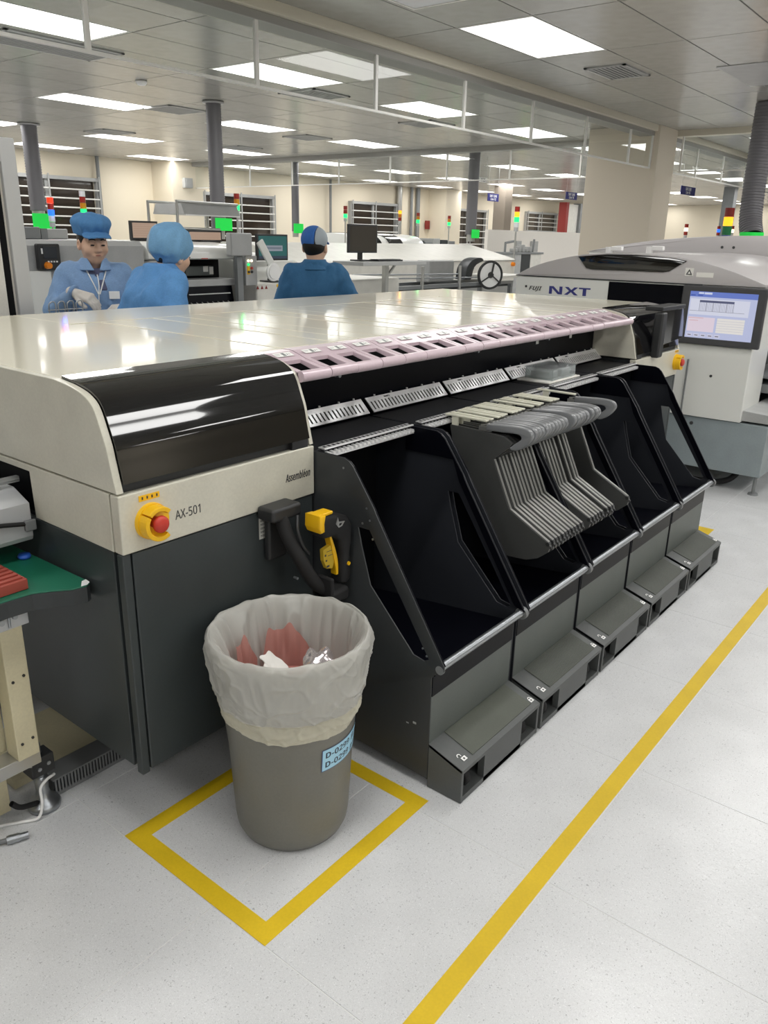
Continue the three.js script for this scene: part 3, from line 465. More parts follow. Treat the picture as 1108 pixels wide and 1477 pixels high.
// ---------------------------------------------------------------- barcode scanner in its cradle
{
  const t = thing('scanner_cradle', 'black cradle bracket screwed to the charcoal machine front', 'cradle', [1.52, 0.6, -1.5]);
  mesh('bracket', [bb(1.43, 1.545, 0.832, 0.872, -1.589, -1.52, 0.01), bb(1.455, 1.53, 0.70, 0.835, -1.589, -1.566, 0.008)], M.plasticDark, t);
  const arm = tube([[1.475, 0.845, -1.54], [1.485, 0.78, -1.52], [1.505, 0.71, -1.49], [1.545, 0.63, -1.47], [1.60, 0.585, -1.46]], 0.02, 24, 10);
  mesh('arm', [arm, bb(1.56, 1.645, 0.56, 0.605, -1.5, -1.42, 0.014), bb(1.56, 1.575, 0.58, 0.65, -1.5, -1.42, 0.006)], M.rubber, t);
  mesh('strap', tube([[1.525, 0.835, -1.52], [1.505, 0.80, -1.50], [1.515, 0.75, -1.49], [1.54, 0.72, -1.49]], 0.006, 16, 6), M.plasticDark, t);
  mesh('screw', [bar([1.487, 0.66, -1.50], [1.487, 0.66, -1.485], 0.004, 0.004, 8)], M.steel, t);
  const s = thing('barcode_scanner', 'black and yellow handheld barcode scanner resting in its cradle', 'scanner', [1.61, 0.605, -1.46]);
  const gun = [[1.538, 0.846], [1.60, 0.838], [1.648, 0.822], [1.668, 0.79], [1.667, 0.74], [1.660, 0.70], [1.665, 0.65], [1.662, 0.618], [1.645, 0.606], [1.628, 0.612], [1.625, 0.66], [1.627, 0.71], [1.617, 0.752], [1.592, 0.772], [1.555, 0.775], [1.534, 0.79], [1.530, 0.825]];
  mesh('body', smoothNormals(extZ(gun, -1.488, -1.432, 0.012), 0.5), M.rubber, s);
  mesh('nose_band', [smoothNormals(extZ([[1.524, 0.852], [1.550, 0.85], [1.544, 0.825], [1.545, 0.80], [1.530, 0.798], [1.522, 0.815]], -1.491, -1.429, 0.006)), bb(1.53, 1.59, 0.842, 0.852, -1.48, -1.44, 0.004)], M.estopYellow, s);
  const tr = []; for (let i = 0; i <= 12; i++) { const a = i / 12; tr.push([1.592 + 0.034 * Math.sin(a * 1.7) - 0.004 * a, 0.77 - 0.13 * a]); } const tr2 = tr.map(([x, y], i) => [x - 0.008 - 0.006 * Math.sin(i / 12 * Math.PI), y]).reverse();
  mesh('trigger_guard', extZ([...tr, ...tr2], -1.472, -1.448, 0.002), M.estopYellow, s);
  mesh('label_plate', extZ([[1.560, 0.735], [1.598, 0.742], [1.612, 0.70], [1.60, 0.665], [1.575, 0.672], [1.562, 0.70]], -1.466, -1.452, 0.001), M.labelYellow || (M.labelYellow = std(0xc9a92a, 0.5)), s);
  mesh('label_print', [bb(1.566, 1.572, 0.712, 0.718, -1.452, -1.4512), bb(1.570, 1.576, 0.695, 0.70, -1.452, -1.4512), bb(1.574, 1.586, 0.675, 0.681, -1.452, -1.4512), bb(1.574, 1.596, 0.724, 0.7255, -1.452, -1.4512), bb(1.58, 1.60, 0.71, 0.7115, -1.452, -1.4512)], M.text, s);
  mesh('emblem', extZ([[1.592, 0.812], [1.60, 0.83], [1.604, 0.816], [1.63, 0.812], [1.618, 0.80], [1.604, 0.798]], -1.432, -1.4305, 0, [[[1.604, 0.803], [1.614, 0.803], [1.62, 0.809], [1.606, 0.811]]]), M.alu, s);
  mesh('button', bar([1.648, 0.672, -1.434], [1.648, 0.672, -1.428], 0.006, 0.006, 10), M.estopYellow, s);
}
// ---------------------------------------------------------------- waste bin
{
  const bx = 1.318, bz = -1.352;
  const t = thing('waste_bin', 'grey round plastic waste bin inside the yellow tape square', 'bin', [bx, 0, bz]);
  mesh('body', lathe([[0, 0.004], [0.128, 0.002], [0.148, 0.010], [0.157, 0.03], [0.161, 0.06], [0.172, 0.28], [0.200, 0.57], [0.206, 0.585], [0.203, 0.59], [0.197, 0.57], [0.168, 0.28], [0.153, 0.03], [0, 0.016]], bx, 0, bz, 64), M.bin, t);
  // printed label curved round the body
  const tex = canvasTex(512, 176, (c, w, h) => {
    c.fillStyle = '#a9d8ee'; c.fillRect(0, 0, w, h); c.strokeStyle = '#3a4f8a'; c.lineWidth = 8; c.strokeRect(0, 0, w, h); c.fillStyle = '#1d2c44'; c.font = 'bold 62px sans-serif';
    c.fillText('D-0299', 18, 74); c.fillText('D-0299', 18, 150); c.fillText('plastic', 240, 150);
    c.lineWidth = 5; c.strokeStyle = '#1d2c44';
    for (let k = 0; k < 4; k++) { const x = 244 + k * 64; c.strokeRect(x, 26, 50, 18); c.beginPath(); for (const y of [54, 64, 74]) { c.moveTo(x - 2, y); c.lineTo(x + 52, y); } c.moveTo(x + 25, 18); c.lineTo(x + 25, 78); c.moveTo(x + 8, 46); c.lineTo(x + 4, 80); c.moveTo(x + 42, 46); c.lineTo(x + 48, 80); c.stroke(); }
  });
  // angle measured from +x towards +z; the label starts on the side facing the aisle and runs round to the trolley side
  const a0 = 1.885, a1 = 0.45, y0 = 0.266, y1 = 0.336, pos = [], uv = [], idx = [], n = 20;
  for (let i = 0; i <= n; i++) { const u = i / n, a = a0 + (a1 - a0) * u; for (const [y, v] of [[y0, 0], [y1, 1]]) { const r = Math.max(0.161 + (y - 0.06) * 0.05, 0.172 + (y - 0.28) * 0.0966) + 0.0016; pos.push(bx + r * Math.cos(a), y, bz + r * Math.sin(a)); uv.push(u, v); } if (i < n) { const k = 2 * i; idx.push(k, k + 2, k + 1, k + 1, k + 2, k + 3); } }
  const g = new THREE.BufferGeometry(); g.setAttribute('position', new THREE.Float32BufferAttribute(pos, 3)); g.setAttribute('uv', new THREE.Float32BufferAttribute(uv, 2)); g.setIndex(idx); g.computeVertexNormals();
  mesh('label', g, std(0xffffff, 0.45, { map: tex, side: THREE.DoubleSide }), t, { uv: true, label: 'pale blue printed label' });
  // liner: inside wall, rolled rim, outside skirt and gathered hem
  const P = [[0.10, 0.10], [0.150, 0.14], [0.160, 0.3], [0.178, 0.48], [0.190, 0.56], [0.199, 0.598], [0.2045, 0.611], [0.2105, 0.614], [0.217, 0.606], [0.2205, 0.588], [0.2185, 0.56], [0.2135, 0.53], [0.209, 0.49], [0.2065, 0.475], [0.2045, 0.457], [0.2015, 0.449], [0.1965, 0.446], [0.1935, 0.43], [0.191, 0.412], [0.189, 0.398]];
  const curve = new THREE.CatmullRomCurve3(P.map((p) => V(p[0], p[1], 0)), false, 'centripetal'), N = 300, S = 130, lp = [], li = [];
  for (let j = 0; j <= S; j++) for (let i = 0; i < N; i++) {
    const s = j / S, c = curve.getPoint(s), a = i / N * Math.PI * 2, ca = Math.cos(a), sa = Math.sin(a); let r = c.x, y = c.y;
    const ins = s < 0.34 ? 1 : 0, nz = (f, k, q) => vnoise(ca * f + 9, sa * f + 9, s * q + k) - 0.5;
    const crease = (f, k, q, w) => { const v = vnoise(ca * f + 9 + s * w, sa * f + 9, s * q + k); return 1 - Math.min(1, Math.abs(v - 0.5) * 7); }, fold = nz(6, 1, 1.2) * 0.022 + crease(5, 5, 2, 1) * 0.012;
    if (ins) r -= Math.max(0, Math.min(1, (0.34 - s) * 6)) * (0.006 + Math.abs(fold) * 1.3); else { const k = Math.min(1, (s - 0.34) * 5); r += k * (nz(4, 11, 4) * 0.010 + crease(3.2, 14, 7, 5) * 0.0055 + crease(7, 17, 12, -8) * 0.003 + nz(30, 19, 22) * 0.0016); y += (1 - Math.abs(s - 0.42) * 4 > 0 ? 1 : 0) * nz(6, 20, 1) * 0.016; }
    if (s > 0.62) { const k = (s - 0.62) / 0.38; const tilt = Math.cos(a - 2.15); y += k * (0.012 - 0.024 * Math.max(0, tilt) + nz(2.2, 30, 0) * 0.03); if (s > 0.86) r += 0.0015; }
    if (r < 0.1935 && s > 0.5) r = Math.max(r, 0.172 + (y - 0.28) * 0.0966 + 0.002);
    lp.push(bx + r * ca, y, bz + r * sa); if (j < S) { const A = j * N + i, B = j * N + (i + 1) % N; li.push(A, A + N, B, B, A + N, B + N); }
  }
  const lg = new THREE.BufferGeometry(); lg.setAttribute('position', new THREE.Float32BufferAttribute(lp, 3)); lg.setIndex(li); lg.computeVertexNormals();
  
  const cut = Math.round(S * 0.79) * N * 6, lgB = lg.clone(); lg.setIndex(li.slice(0, cut)); lgB.setIndex(li.slice(cut));
  const bag = thing('bin_liner', 'crinkled translucent white plastic liner folded over the waste bin rim', 'bin liner', [bx, 0.1, bz]);
  mesh('bag', lg, M.liner, bag); mesh('hem', lgB, M.hemFilm, bag, { label: 'cream doubled hem of the liner' });
  // waste inside
  const crumple = (x, y, z, w, d, h, k, tilt = 0.5) => {
    const pg = new THREE.PlaneGeometry(w, d, 16, 16).rotateX(-Math.PI / 2), q = pg.attributes.position;
    for (let i = 0; i < q.count; i++) { const ph = Math.atan2(q.getZ(i) / d, q.getX(i) / w), rad = 0.62 + 0.55 * vnoise(Math.cos(ph) * 2.2 + k, Math.sin(ph) * 2.2, k + 7), mx = Math.max(Math.abs(q.getX(i) / w), Math.abs(q.getZ(i) / d)) * 2, rr2 = Math.hypot(q.getX(i) / w, q.getZ(i) / d) * 2 || 1e-6, sc = mx / rr2 * rad; q.setX(i, q.getX(i) * sc); q.setZ(i, q.getZ(i) * sc); const a = q.getX(i), b = q.getZ(i); q.setY(i, h * (vnoise(a * 22 + k, b * 22, k) - 0.5) * 2 + 0.25 * h * (vnoise(a * 70, b * 70, k + 3) - .5)); }
    pg.computeVertexNormals(); const nrm = pg.clone(); const q2 = nrm.attributes.position; for (let i = 0; i < q2.count; i++) q2.setY(i, q2.getY(i) - 0.002); nrm.index.array.reverse(); nrm.computeVertexNormals();
    return [pg, nrm].map((e) => e.rotateX(tilt).rotateY(k).translate(x, y, z));
  };
  const film = (c0, c1, y0, y1, r0) => { // thin crinkled film leaning on the inside of the liner, ragged upper edge
    const p = [], ix = [], n = 40, m = 14; for (let j = 0; j <= m; j++) for (let i = 0; i <= n; i++) { const u = i / n, v = j / m, an = c0 + (c1 - c0) * u, top = y1 - 0.07 * Math.pow(Math.abs(u * 2 - 1), 2) + 0.05 * (vnoise(u * 7, 3, 1) - 0.5), y = y0 + (top - y0) * v, r = r0 + 0.045 * (y - 0.35) + 0.014 * (vnoise(u * 9, v * 1.5, 5) - 0.5); p.push(bx + r * Math.cos(an), y, bz + r * Math.sin(an)); if (i < n && j < m) { const k = j * (n + 1) + i; ix.push(k, k + n + 1, k + 1, k + 1, k + n + 1, k + n + 2); } }
    const g = new THREE.BufferGeometry(); g.setAttribute('position', new THREE.Float32BufferAttribute(p, 3)); g.setIndex(ix); g.computeVertexNormals(); return g;
  };
  const waste = thing('red_waste', 'heap of reddish plastic film waste inside the waste bin', 'waste', [bx, 0.12, bz]);
  mesh('heap', smoothNormals(lathe([[0, 0.455], [0.05, 0.452], [0.10, 0.44], [0.128, 0.40], [0.126, 0.17], [0.10, 0.145]], bx, 0, bz, 30)), M.redPaper, waste);
  mesh('film', film(-0.35, -1.35, 0.40, 0.555, 0.140), M.redFilm, waste); mesh('film', film(-1.5, -2.25, 0.40, 0.56, 0.136), M.redFilm, waste);
  solo('waste_paper', 'folded white paper sticking up inside the waste bin', 'paper', crumple(bx - 0.035, 0.50, bz - 0.02, 0.15, 0.10, 0.016, 0.7, 0.55), M.paper);
  solo('foil_wrapper', 'crumpled shiny foil wrapper lying inside the waste bin', 'wrapper', crumple(bx + 0.055, 0.505, bz + 0.05, 0.09, 0.09, 0.016, -0.9, 0.6), M.foil);
}
// ---------------------------------------------------------------- loader conveyor at the left
{
  const t = thing('conveyor_cover', 'grey sheet metal conveyor end reaching into the placement machine', 'conveyor', [0.6, 0.8, -2.2]);
  mesh('cover', extX([[-1.985, 0.812], [-1.985, 0.905], [-2.06, 0.935], [-2.5, 0.935], [-2.5, 0.80], [-1.99, 0.80]], 0.1, 0.98, 0.004), M.aluPlate, t);
  mesh('cable', tube([[0.2, 0.93, -1.982], [0.6, 0.89, -1.978], [0.85, 0.87, -1.978], [0.975, 0.848, -1.979]], 0.006, 30, 6), M.rubber, t);
  mesh('hinge', bb(0.955, 0.985, 0.83, 0.86, -1.985, -1.972, 0.003), M.plasticGrey, t);
  mesh('belt_rail', [bb(0.1, 0.99, 0.95, 0.965, -2.06, -2.045), bb(0.1, 0.99, 0.95, 0.965, -2.30, -2.28), bar([0.5, 0.957, -2.05], [0.99, 0.957, -2.05], 0.006)], M.steel, t);
  mesh('rollers', [0.8, 0.86, 0.92].map((x) => bar([x, 0.955, -2.28], [x, 0.955, -2.06], 0.012, 0.012, 10)), M.steel, t);
}
{
  const t = thing('loader_frame', 'cream painted steel loader stand below the green mat shelf', 'stand', [0.62, 0, -2.1]);
  mesh('post', bb(0.795, 0.855, 0.24, 0.64, -1.92, -1.86, 0.003), M.frameCream, t);
  mesh('side_wall', bb(0.2, 0.8, 0.24, 0.66, -1.95, -1.935, 0.002), M.frameCream, t);
  mesh('rear_post', bb(0.795, 0.855, 0.0, 0.64, -2.65, -2.59, 0.003), M.frameCream, t);
  mesh('bolt', [[0.81, 0.48], [0.84, 0.488], [0.81, 0.29], [0.84, 0.296]].map(([x, y]) => bar([x, y, -1.862], [x, y, -1.857], 0.004, 0.004, 8)), M.plasticDark, t);
  const br = mesh('angle_bracket', [bb(0.77, 0.872, 0.632, 0.688, -1.862, -1.854, 0.002), bb(0.77, 0.872, 0.68, 0.69, -1.92, -1.854, 0.002)], M.aluPlate, t);
  mesh('bolt', [bar([0.80, 0.66, -1.856], [0.80, 0.66, -1.845], 0.008, 0.008, 8), bar([0.835, 0.665, -1.856], [0.835, 0.665, -1.845], 0.007, 0.007, 8), bar([0.82, 0.64, -1.85], [0.82, 0.685, -1.85], 0.003, 0.003, 6)], M.steel, br);
  mesh('base_beam', [bb(0.2, 0.86, 0.2, 0.24, -1.93, -1.87, 0.002)], M.alu, t);
  mesh('lower_wall', bb(0.2, 0.80, 0.02, 0.165, -1.99, -1.97, 0.002), M.frameCream, t);
  const pr = mesh('foot_bars', [beam([0.78, 0.215, -1.90], [0.88, 0.155, -1.925], 0.014, 0.014), beam([0.78, 0.205, -1.935], [0.88, 0.145, -1.955], 0.014, 0.014)], M.alu, t);
  mesh('clamp_block', [bb(0.845, 0.915, 0.125, 0.185, -1.965, -1.91, 0.004)], M.plasticDark, pr);
  mesh('levelling_foot', [bar([0.882, 0.02, -1.94], [0.882, 0.215, -1.94], 0.011, 0.011, 14), lathe([[0, 0.001], [0.045, 0.001], [0.047, 0.012], [0.042, 0.022], [0.024, 0.035], [0.018, 0.06], [0.02, 0.10], [0, 0.11]], 0.882, 0, -1.94, 28)], M.steel, t);
  mesh('bolt', [bar([0.868, 0.15, -1.912], [0.868, 0.15, -1.906], 0.006, 0.006, 8), bar([0.896, 0.158, -1.912], [0.896, 0.158, -1.906], 0.006, 0.006, 8)], M.steel, pr);
}
{
  const out = [[0.2, -1.80], [0.80, -1.80], [0.86, -1.795], [0.90, -1.772], [0.94, -1.742], [0.975, -1.735], [0.99, -1.745], [0.993, -1.765], [0.985, -2.35], [0.2, -2.35]];
  const t = thing('mat_shelf', 'shelf covered with a green antistatic mat beside the charcoal cabinet', 'shelf', [0.6, 0.69, -2.05]);
  mesh('board', extY(out, 0.69, 0.735, 0.003), M.charcoal2, t);
  mesh('mat', extY(out.map(([x, z]) => [x, z]), 0.7352, 0.7395, 0.001), M.green, t, { label: 'green rubber mat' });
  mesh('worn_corner', extY([[0.962, -1.738], [0.978, -1.736], [0.991, -1.747], [0.9935, -1.768], [0.98, -1.765]], 0.7396, 0.7402), M.white, t);
  const r = thing('board_rack', 'ribbed brick red block lying on the green mat shelf', 'block', [0.72, 0.74, -1.95]);
  mesh('body', bb(0.4, 0.868, 0.7405, 0.768, -1.97, -1.822, 0.002), M.brick, r);
  mesh('ribs', [0, 1, 2, 3, 4, 5].map((i) => bb(0.4, 0.862, 0.768, 0.773, -1.965 + i * 0.024, -1.953 + i * 0.024, 0.001)), M.brick, r);
  solo('blue_cap', 'small blue plastic cap lying on the green mat shelf', 'cap', [lathe([[0, 0], [0.016, 0], [0.018, 0.006], [0.014, 0.013], [0, 0.015]], 0.962, 0.74, -2.02, 18), bb(0.966, 0.985, 0.7402, 0.747, -2.04, -2.027, 0.003)], M.blue);
}
{ // slotted cable duct on the floor and things lying there
  const t = thing('cable_duct', 'grey slotted cable duct lying on the floor by the levelling foot', 'cable duct', [1.03, 0, -1.99]);
  const fl = []; for (let i = 0; i < 24; i++) fl.push(bb(0.925 + i * 0.0105, 0.9305 + i * 0.0105, 0.012, 0.055, -1.952, -1.95));
  mesh('base', [bb(0.92, 1.18, 0.001, 0.012, -2.03, -1.95), bb(0.92, 1.18, 0.055, 0.06, -2.03, -1.95)], M.plasticGrey, t);
  mesh('fingers', fl, M.plasticGrey, t); mesh('core', bb(0.922, 1.178, 0.012, 0.055, -2.03, -1.955), M.charcoal2, t);
  solo('floor_plate', 'cream wooden plate lying on the floor under the charcoal cabinet', 'plate', bb(0.86, 1.4, 0.001, 0.03, -2.36, -2.07, 0.003), M.frameCream);
  solo('white_cable', 'thin white cable looped round the levelling foot and along the floor', 'cable', tube([[0.915, 0.10, -1.925], [0.884, 0.108, -1.908], [0.862, 0.095, -1.905], [0.855, 0.05, -1.895], [0.838, 0.012, -1.892], [0.80, 0.006, -1.92], [0.74, 0.005, -1.955], [0.6, 0.005, -1.962]], 0.0045, 50, 7), M.white);
  const h = thing('hose_coupling', 'metal quick coupling on a clear air hose lying on the floor', 'hose', [0.76, 0, -1.87]);
  mesh('coupling', [bar([0.735, 0.013, -1.872], [0.765, 0.013, -1.858], 0.012, 0.012, 14), bar([0.765, 0.013, -1.858], [0.785, 0.013, -1.849], 0.010, 0.010, 14), bar([0.742, 0.013, -1.869], [0.748, 0.013, -1.866], 0.0128, 0.0128, 14)], M.steel, h);
  mesh('hose', tube([[0.735, 0.013, -1.872], [0.69, 0.01, -1.9], [0.6, 0.008, -1.93], [0.45, 0.008, -1.95]], 0.007, 24, 8), M.plasticGrey, h);
  mesh('lever_handle', tube([[0.86, 0.03, -1.93], [0.80, 0.06, -1.915], [0.78, 0.085, -1.915]], 0.008, 12, 8), M.rubber, scene.getObjectByName('loader_frame'));
}
// ---------------------------------------------------------------- next machine in the line (white and grey, with touchscreen)
{
  const X = 5.5, t = thing('mounter_machine', 'white and grey mounter machine with blue lettering and a touchscreen', 'machine', [6.4, 0, -2.2]);
  const roof = smooth([[-3.11, 1.345], [-3.0, 1.40], [-2.86, 1.447], [-2.62, 1.50], [-2.40, 1.522], [-2.18, 1.524], [-1.95, 1.512], [-1.78, 1.49], [-1.55, 1.435], [-1.33, 1.36]], 34);
  mesh('body', bb(X, 7.6, 0.48, 1.338, -3.11, -1.82, 0.006), M.nxtWhite, t);
  mesh('base', bb(X + 0.005, 7.6, 0.13, 0.476, -3.1, -1.17, 0.006), M.mounterBase, t);
  const hood = mesh('hood', smoothNormals(extX([...roof, [-1.33, 1.345], [-3.11, 1.342]], X - 0.004, 7.6, 0.003)), M.nxtGrey, t, { label: 'grey domed hood' });
  mesh('hood_window', smoothNormals(extX([[-2.615, 1.493], [-2.545, 1.415], [-2.50, 1.408], [-1.99, 1.410], [-1.95, 1.418], [-1.84, 1.488], [-1.95, 1.504], [-2.18, 1.516], [-2.40, 1.514]], X - 0.014, X, 0.004)), M.smoke, hood);
  mesh('hood_sensor', [bar([5.75, 1.50, -2.5], [5.75, 1.56, -2.5], 0.025), bb(5.73, 5.77, 1.535, 1.565, -2.48, -2.4, 0.006)], M.white, hood); mesh('hood_sensor', [bar([5.75, 1.51, -2.2], [5.75, 1.57, -2.2], 0.025), bb(5.73, 5.77, 1.545, 1.575, -2.18, -2.1, 0.006)], M.white, hood);
  mesh('hood_seam', bb(X - 0.007, X - 0.003, 1.340, 1.346, -3.11, -1.72), M.charcoal2, hood);
  mesh('side_slot', bb(X - 0.006, X + 0.004, 1.18, 1.332, -2.365, -1.83, 0.002), M.blackGloss, t);
  mesh('lettering', text('FUJI', 0.036, 0.001).applyMatrix4(new THREE.Matrix4().makeShear(0, 0, 0.3, 0, 0, 0)).scale(1.05, 0.8, 1).rotateY(-Math.PI / 2).translate(X - 0.001, 1.242, -3.0), M.text, t);
  mesh('lettering', text('NXT', 0.082, 0.001).scale(1.55, 0.68, 1).rotateY(-Math.PI / 2).translate(X - 0.001, 1.223, -2.842), M.textBlue, t);
  mesh('bolt', [bar([X - 0.003, 1.266, -3.02], [X + 0.002, 1.266, -3.02], 0.009, 0.009, 12)], M.text, t);
  mesh('side_panel', bb(X - 0.014, X, 0.482, 0.962, -1.90, -1.345, 0.004), M.nxtWhite, t);
  mesh('panel_block', bb(X, 5.9, 0.482, 1.34, -1.83, -1.345, 0.005), M.nxtWhite, t);
  mesh('panel_lock', bar([X - 0.018, 0.765, -1.575], [X - 0.012, 0.765, -1.575], 0.009, 0.009, 12), M.text, t);
  mesh('base_bolt', bar([X - 0.002, 0.43, -1.66], [X + 0.006, 0.43, -1.66], 0.012, 0.012, 12), M.text, t);
  mesh('panel_seam', bar([X - 0.02, 0.48, -1.735], [X - 0.02, 0.86, -1.735], 0.006, 0.006, 8), M.midGrey, t);
  for (const [x, z] of [[X + 0.05, -1.2], [X + 0.05, -3.0], [7.4, -1.2], [7.4, -3.0]]) mesh('foot', [bar([x, 0.01, z], [x, 0.14, z], 0.012), bar([x, 0, z], [x, 0.012, z], 0.035, 0.03, 16)], M.midGrey, t);
  mesh('floor_cable', tube([[5.62, 0.12, -1.9], [5.6, 0.03, -1.7], [5.58, 0.025, -1.5], [5.6, 0.06, -1.38], [5.65, 0.14, -1.32]], 0.02, 30, 8), M.rubber, t);
  mesh('warning_sign', [bb(X - 0.006, X - 0.003, 1.395, 1.445, -1.845, -1.79), bb(X - 0.006, X - 0.003, 1.39, 1.42, -1.77, -1.66)], M.paper, hood);
  mesh('warning_print', extX([[-1.838, 1.402], [-1.797, 1.402], [-1.8175, 1.438]], X - 0.0075, X - 0.006, 0, [[[-1.828, 1.407], [-1.8175, 1.427], [-1.807, 1.407]]]), M.text, hood);
  // front side with feeder shelf
  mesh('front_shelf', extX([[-1.345, 0.49], [-1.05, 0.49], [-0.98, 0.52], [-0.98, 0.535], [-1.345, 0.56]], X + 0.02, 7.5, 0.003), M.lightGrey, t);
  mesh('front_recess', bb(5.9, 7.6, 0.5, 1.15, -1.82, -1.5), M.charcoal2, t);
  mesh('feeder_rack', [bb(5.95, 7.5, 0.62, 0.68, -1.5, -1.22, 0.004), bb(5.95, 7.5, 0.72, 0.735, -1.5, -1.2, 0.003)], M.midGrey, t);
  mesh('rack_label', [bb(5.945, 5.95, 0.68, 0.715, -1.28, -1.25)], M.white, t);
  mesh('blue_bin', bb(5.96, 6.3, 0.74, 0.87, -1.32, -1.18, 0.004), M.textBlue, t);
  mesh('front_panel', bb(5.9, 7.6, 0.95, 1.34, -1.5, -1.36, 0.01), M.nxtWhite, t);
  // touchscreen
  const tex = canvasTex(512, 384, (c, w, h) => {
    c.fillStyle = '#c9d0f2'; c.fillRect(0, 0, w, h); c.fillStyle = '#6f86d8'; c.fillRect(0, 0, w, 44); c.fillStyle = '#dfe6ff'; c.fillRect(110, 6, 60, 16); c.fillRect(66, 6, 40, 14); c.fillStyle = '#3450a8'; c.fillRect(6, 28, 36, 7); c.fillRect(60, 28, 40, 7);
    c.fillStyle = '#e6e9fb'; c.fillRect(10, 60, w - 60, 130); c.fillStyle = '#5a5f80'; c.fillRect(82, 70, 264, 18); c.fillStyle = '#aab'; for (let i = 0; i < 22; i++) c.fillRect(84 + i * 12, 90, 3, 66); c.fillStyle = '#556'; c.fillRect(10, 158, 420, 2); for (let i = 0; i < 6; i++) c.fillRect(84 + i * 52, 88, 2, 72);
    c.fillStyle = '#f2e2f0'; c.fillRect(10, 210, 208, 120); c.fillStyle = '#f6f2ee'; c.fillRect(236, 210, 208, 120); c.fillStyle = '#d99'; c.fillRect(10, 216, 120, 3); c.fillRect(20, 238, 70, 3); c.fillStyle = '#c8c8d8'; for (let i = 0; i < 5; i++) c.fillRect(236, 230 + i * 20, 208, 2);
    c.fillStyle = '#dcdcf4'; for (let i = 0; i < 5; i++) c.fillRect(12 + i * 54, 346, 46, 28); c.fillStyle = '#555'; for (let i = 0; i < 5; i++) c.fillRect(22 + i * 54, 358, 26, 6);
  });
  const m = thing('touchscreen', 'grey framed touchscreen showing a pale blue program on the white machine', 'screen', [5.45, 0.985, -1.57]);
  mesh('frame', [bb(5.455, 5.4865, 0.965, 1.340, -1.832, -1.302, 0.01)], M.screenFrame, m);
  const sg = new THREE.PlaneGeometry(0.422, 0.296).rotateY(-Math.PI / 2).translate(5.4535, 1.156, -1.565);
  mesh('screen', sg, std(0x222222, 0.3, { emissive: 0xffffff, emissiveMap: tex, emissiveIntensity: 0.75 }), m, { uv: true });
  const L = new THREE.RectAreaLight(0xc9d0ff, 0.25, 0.42, 0.29); L.position.set(5.448 - 5.45, 1.156 - 0.985, 0); L.lookAt(0, 1.156, -1.565); L.castShadow = true; L.name = 'screen_light'; m.add(L); L.rotation.set(0, Math.PI / 2, 0);
}
{ // taller modules further down the line
  const t = thing('tall_mounter', 'taller pale grey machine with a curved roof behind the touchscreen machine', 'machine', [9.0, 0, -2.4]);
  const roof = smooth([[-3.6, 1.50], [-3.3, 1.56], [-2.9, 1.62], [-2.3, 1.665], [-1.7, 1.67], [-1.2, 1.64], [-0.9, 1.56]], 26);
  mesh('body', bb(7.75, 9.85, 0.15, 1.5, -3.58, -1.1, 0.01), M.nxtWhite, t);
  mesh('hood', smoothNormals(extX([...roof, [-0.9, 1.5], [-3.6, 1.498]], 7.74, 9.85, 0.004)), M.nxtGrey, t);
  mesh('hood_bolt', [bar([7.735, 1.57, -2.3], [7.745, 1.57, -2.3], 0.012), bar([7.735, 1.57, -2.2], [7.745, 1.57, -2.2], 0.012)], M.text, t);
  for (const [x, z] of [[7.9, -1.2], [9.7, -1.2], [7.9, -3.4], [9.7, -3.4]]) mesh('foot', bar([x, 0, z], [x, 0.16, z], 0.03), M.midGrey, t);
}
// ---------------------------------------------------------------- row of machines behind the placement machine
{ // tall cream cabinet at the left, close behind the placement machine
  const t = thing('tall_cabinet', 'tall cream cabinet with a dark vertical slot behind the placement machine', 'cabinet', [1.5, 0, -3.8]);
  mesh('body', bb(1.0, 1.83, 0.02, 1.955, -4.2, -3.52, 0.006), M.offwhite, t);
  mesh('door_frame', [bb(1.80, 1.868, 0.02, 1.955, -3.62, -3.50, 0.004), bb(1.2, 1.80, 1.86, 1.955, -3.52, -3.50, 0.003)], M.aluPlate, t);
  mesh('door', [bb(1.2, 1.755, 0.05, 1.85, -3.52, -3.505, 0.003)], M.offwhite, t);
  mesh('slot', bb(1.757, 1.785, 0.05, 1.84, -3.519, -3.508), M.black, t);
  mesh('handle', bb(1.70, 1.73, 1.84, 1.87, -3.505, -3.49, 0.004), M.plasticDark, t);
}
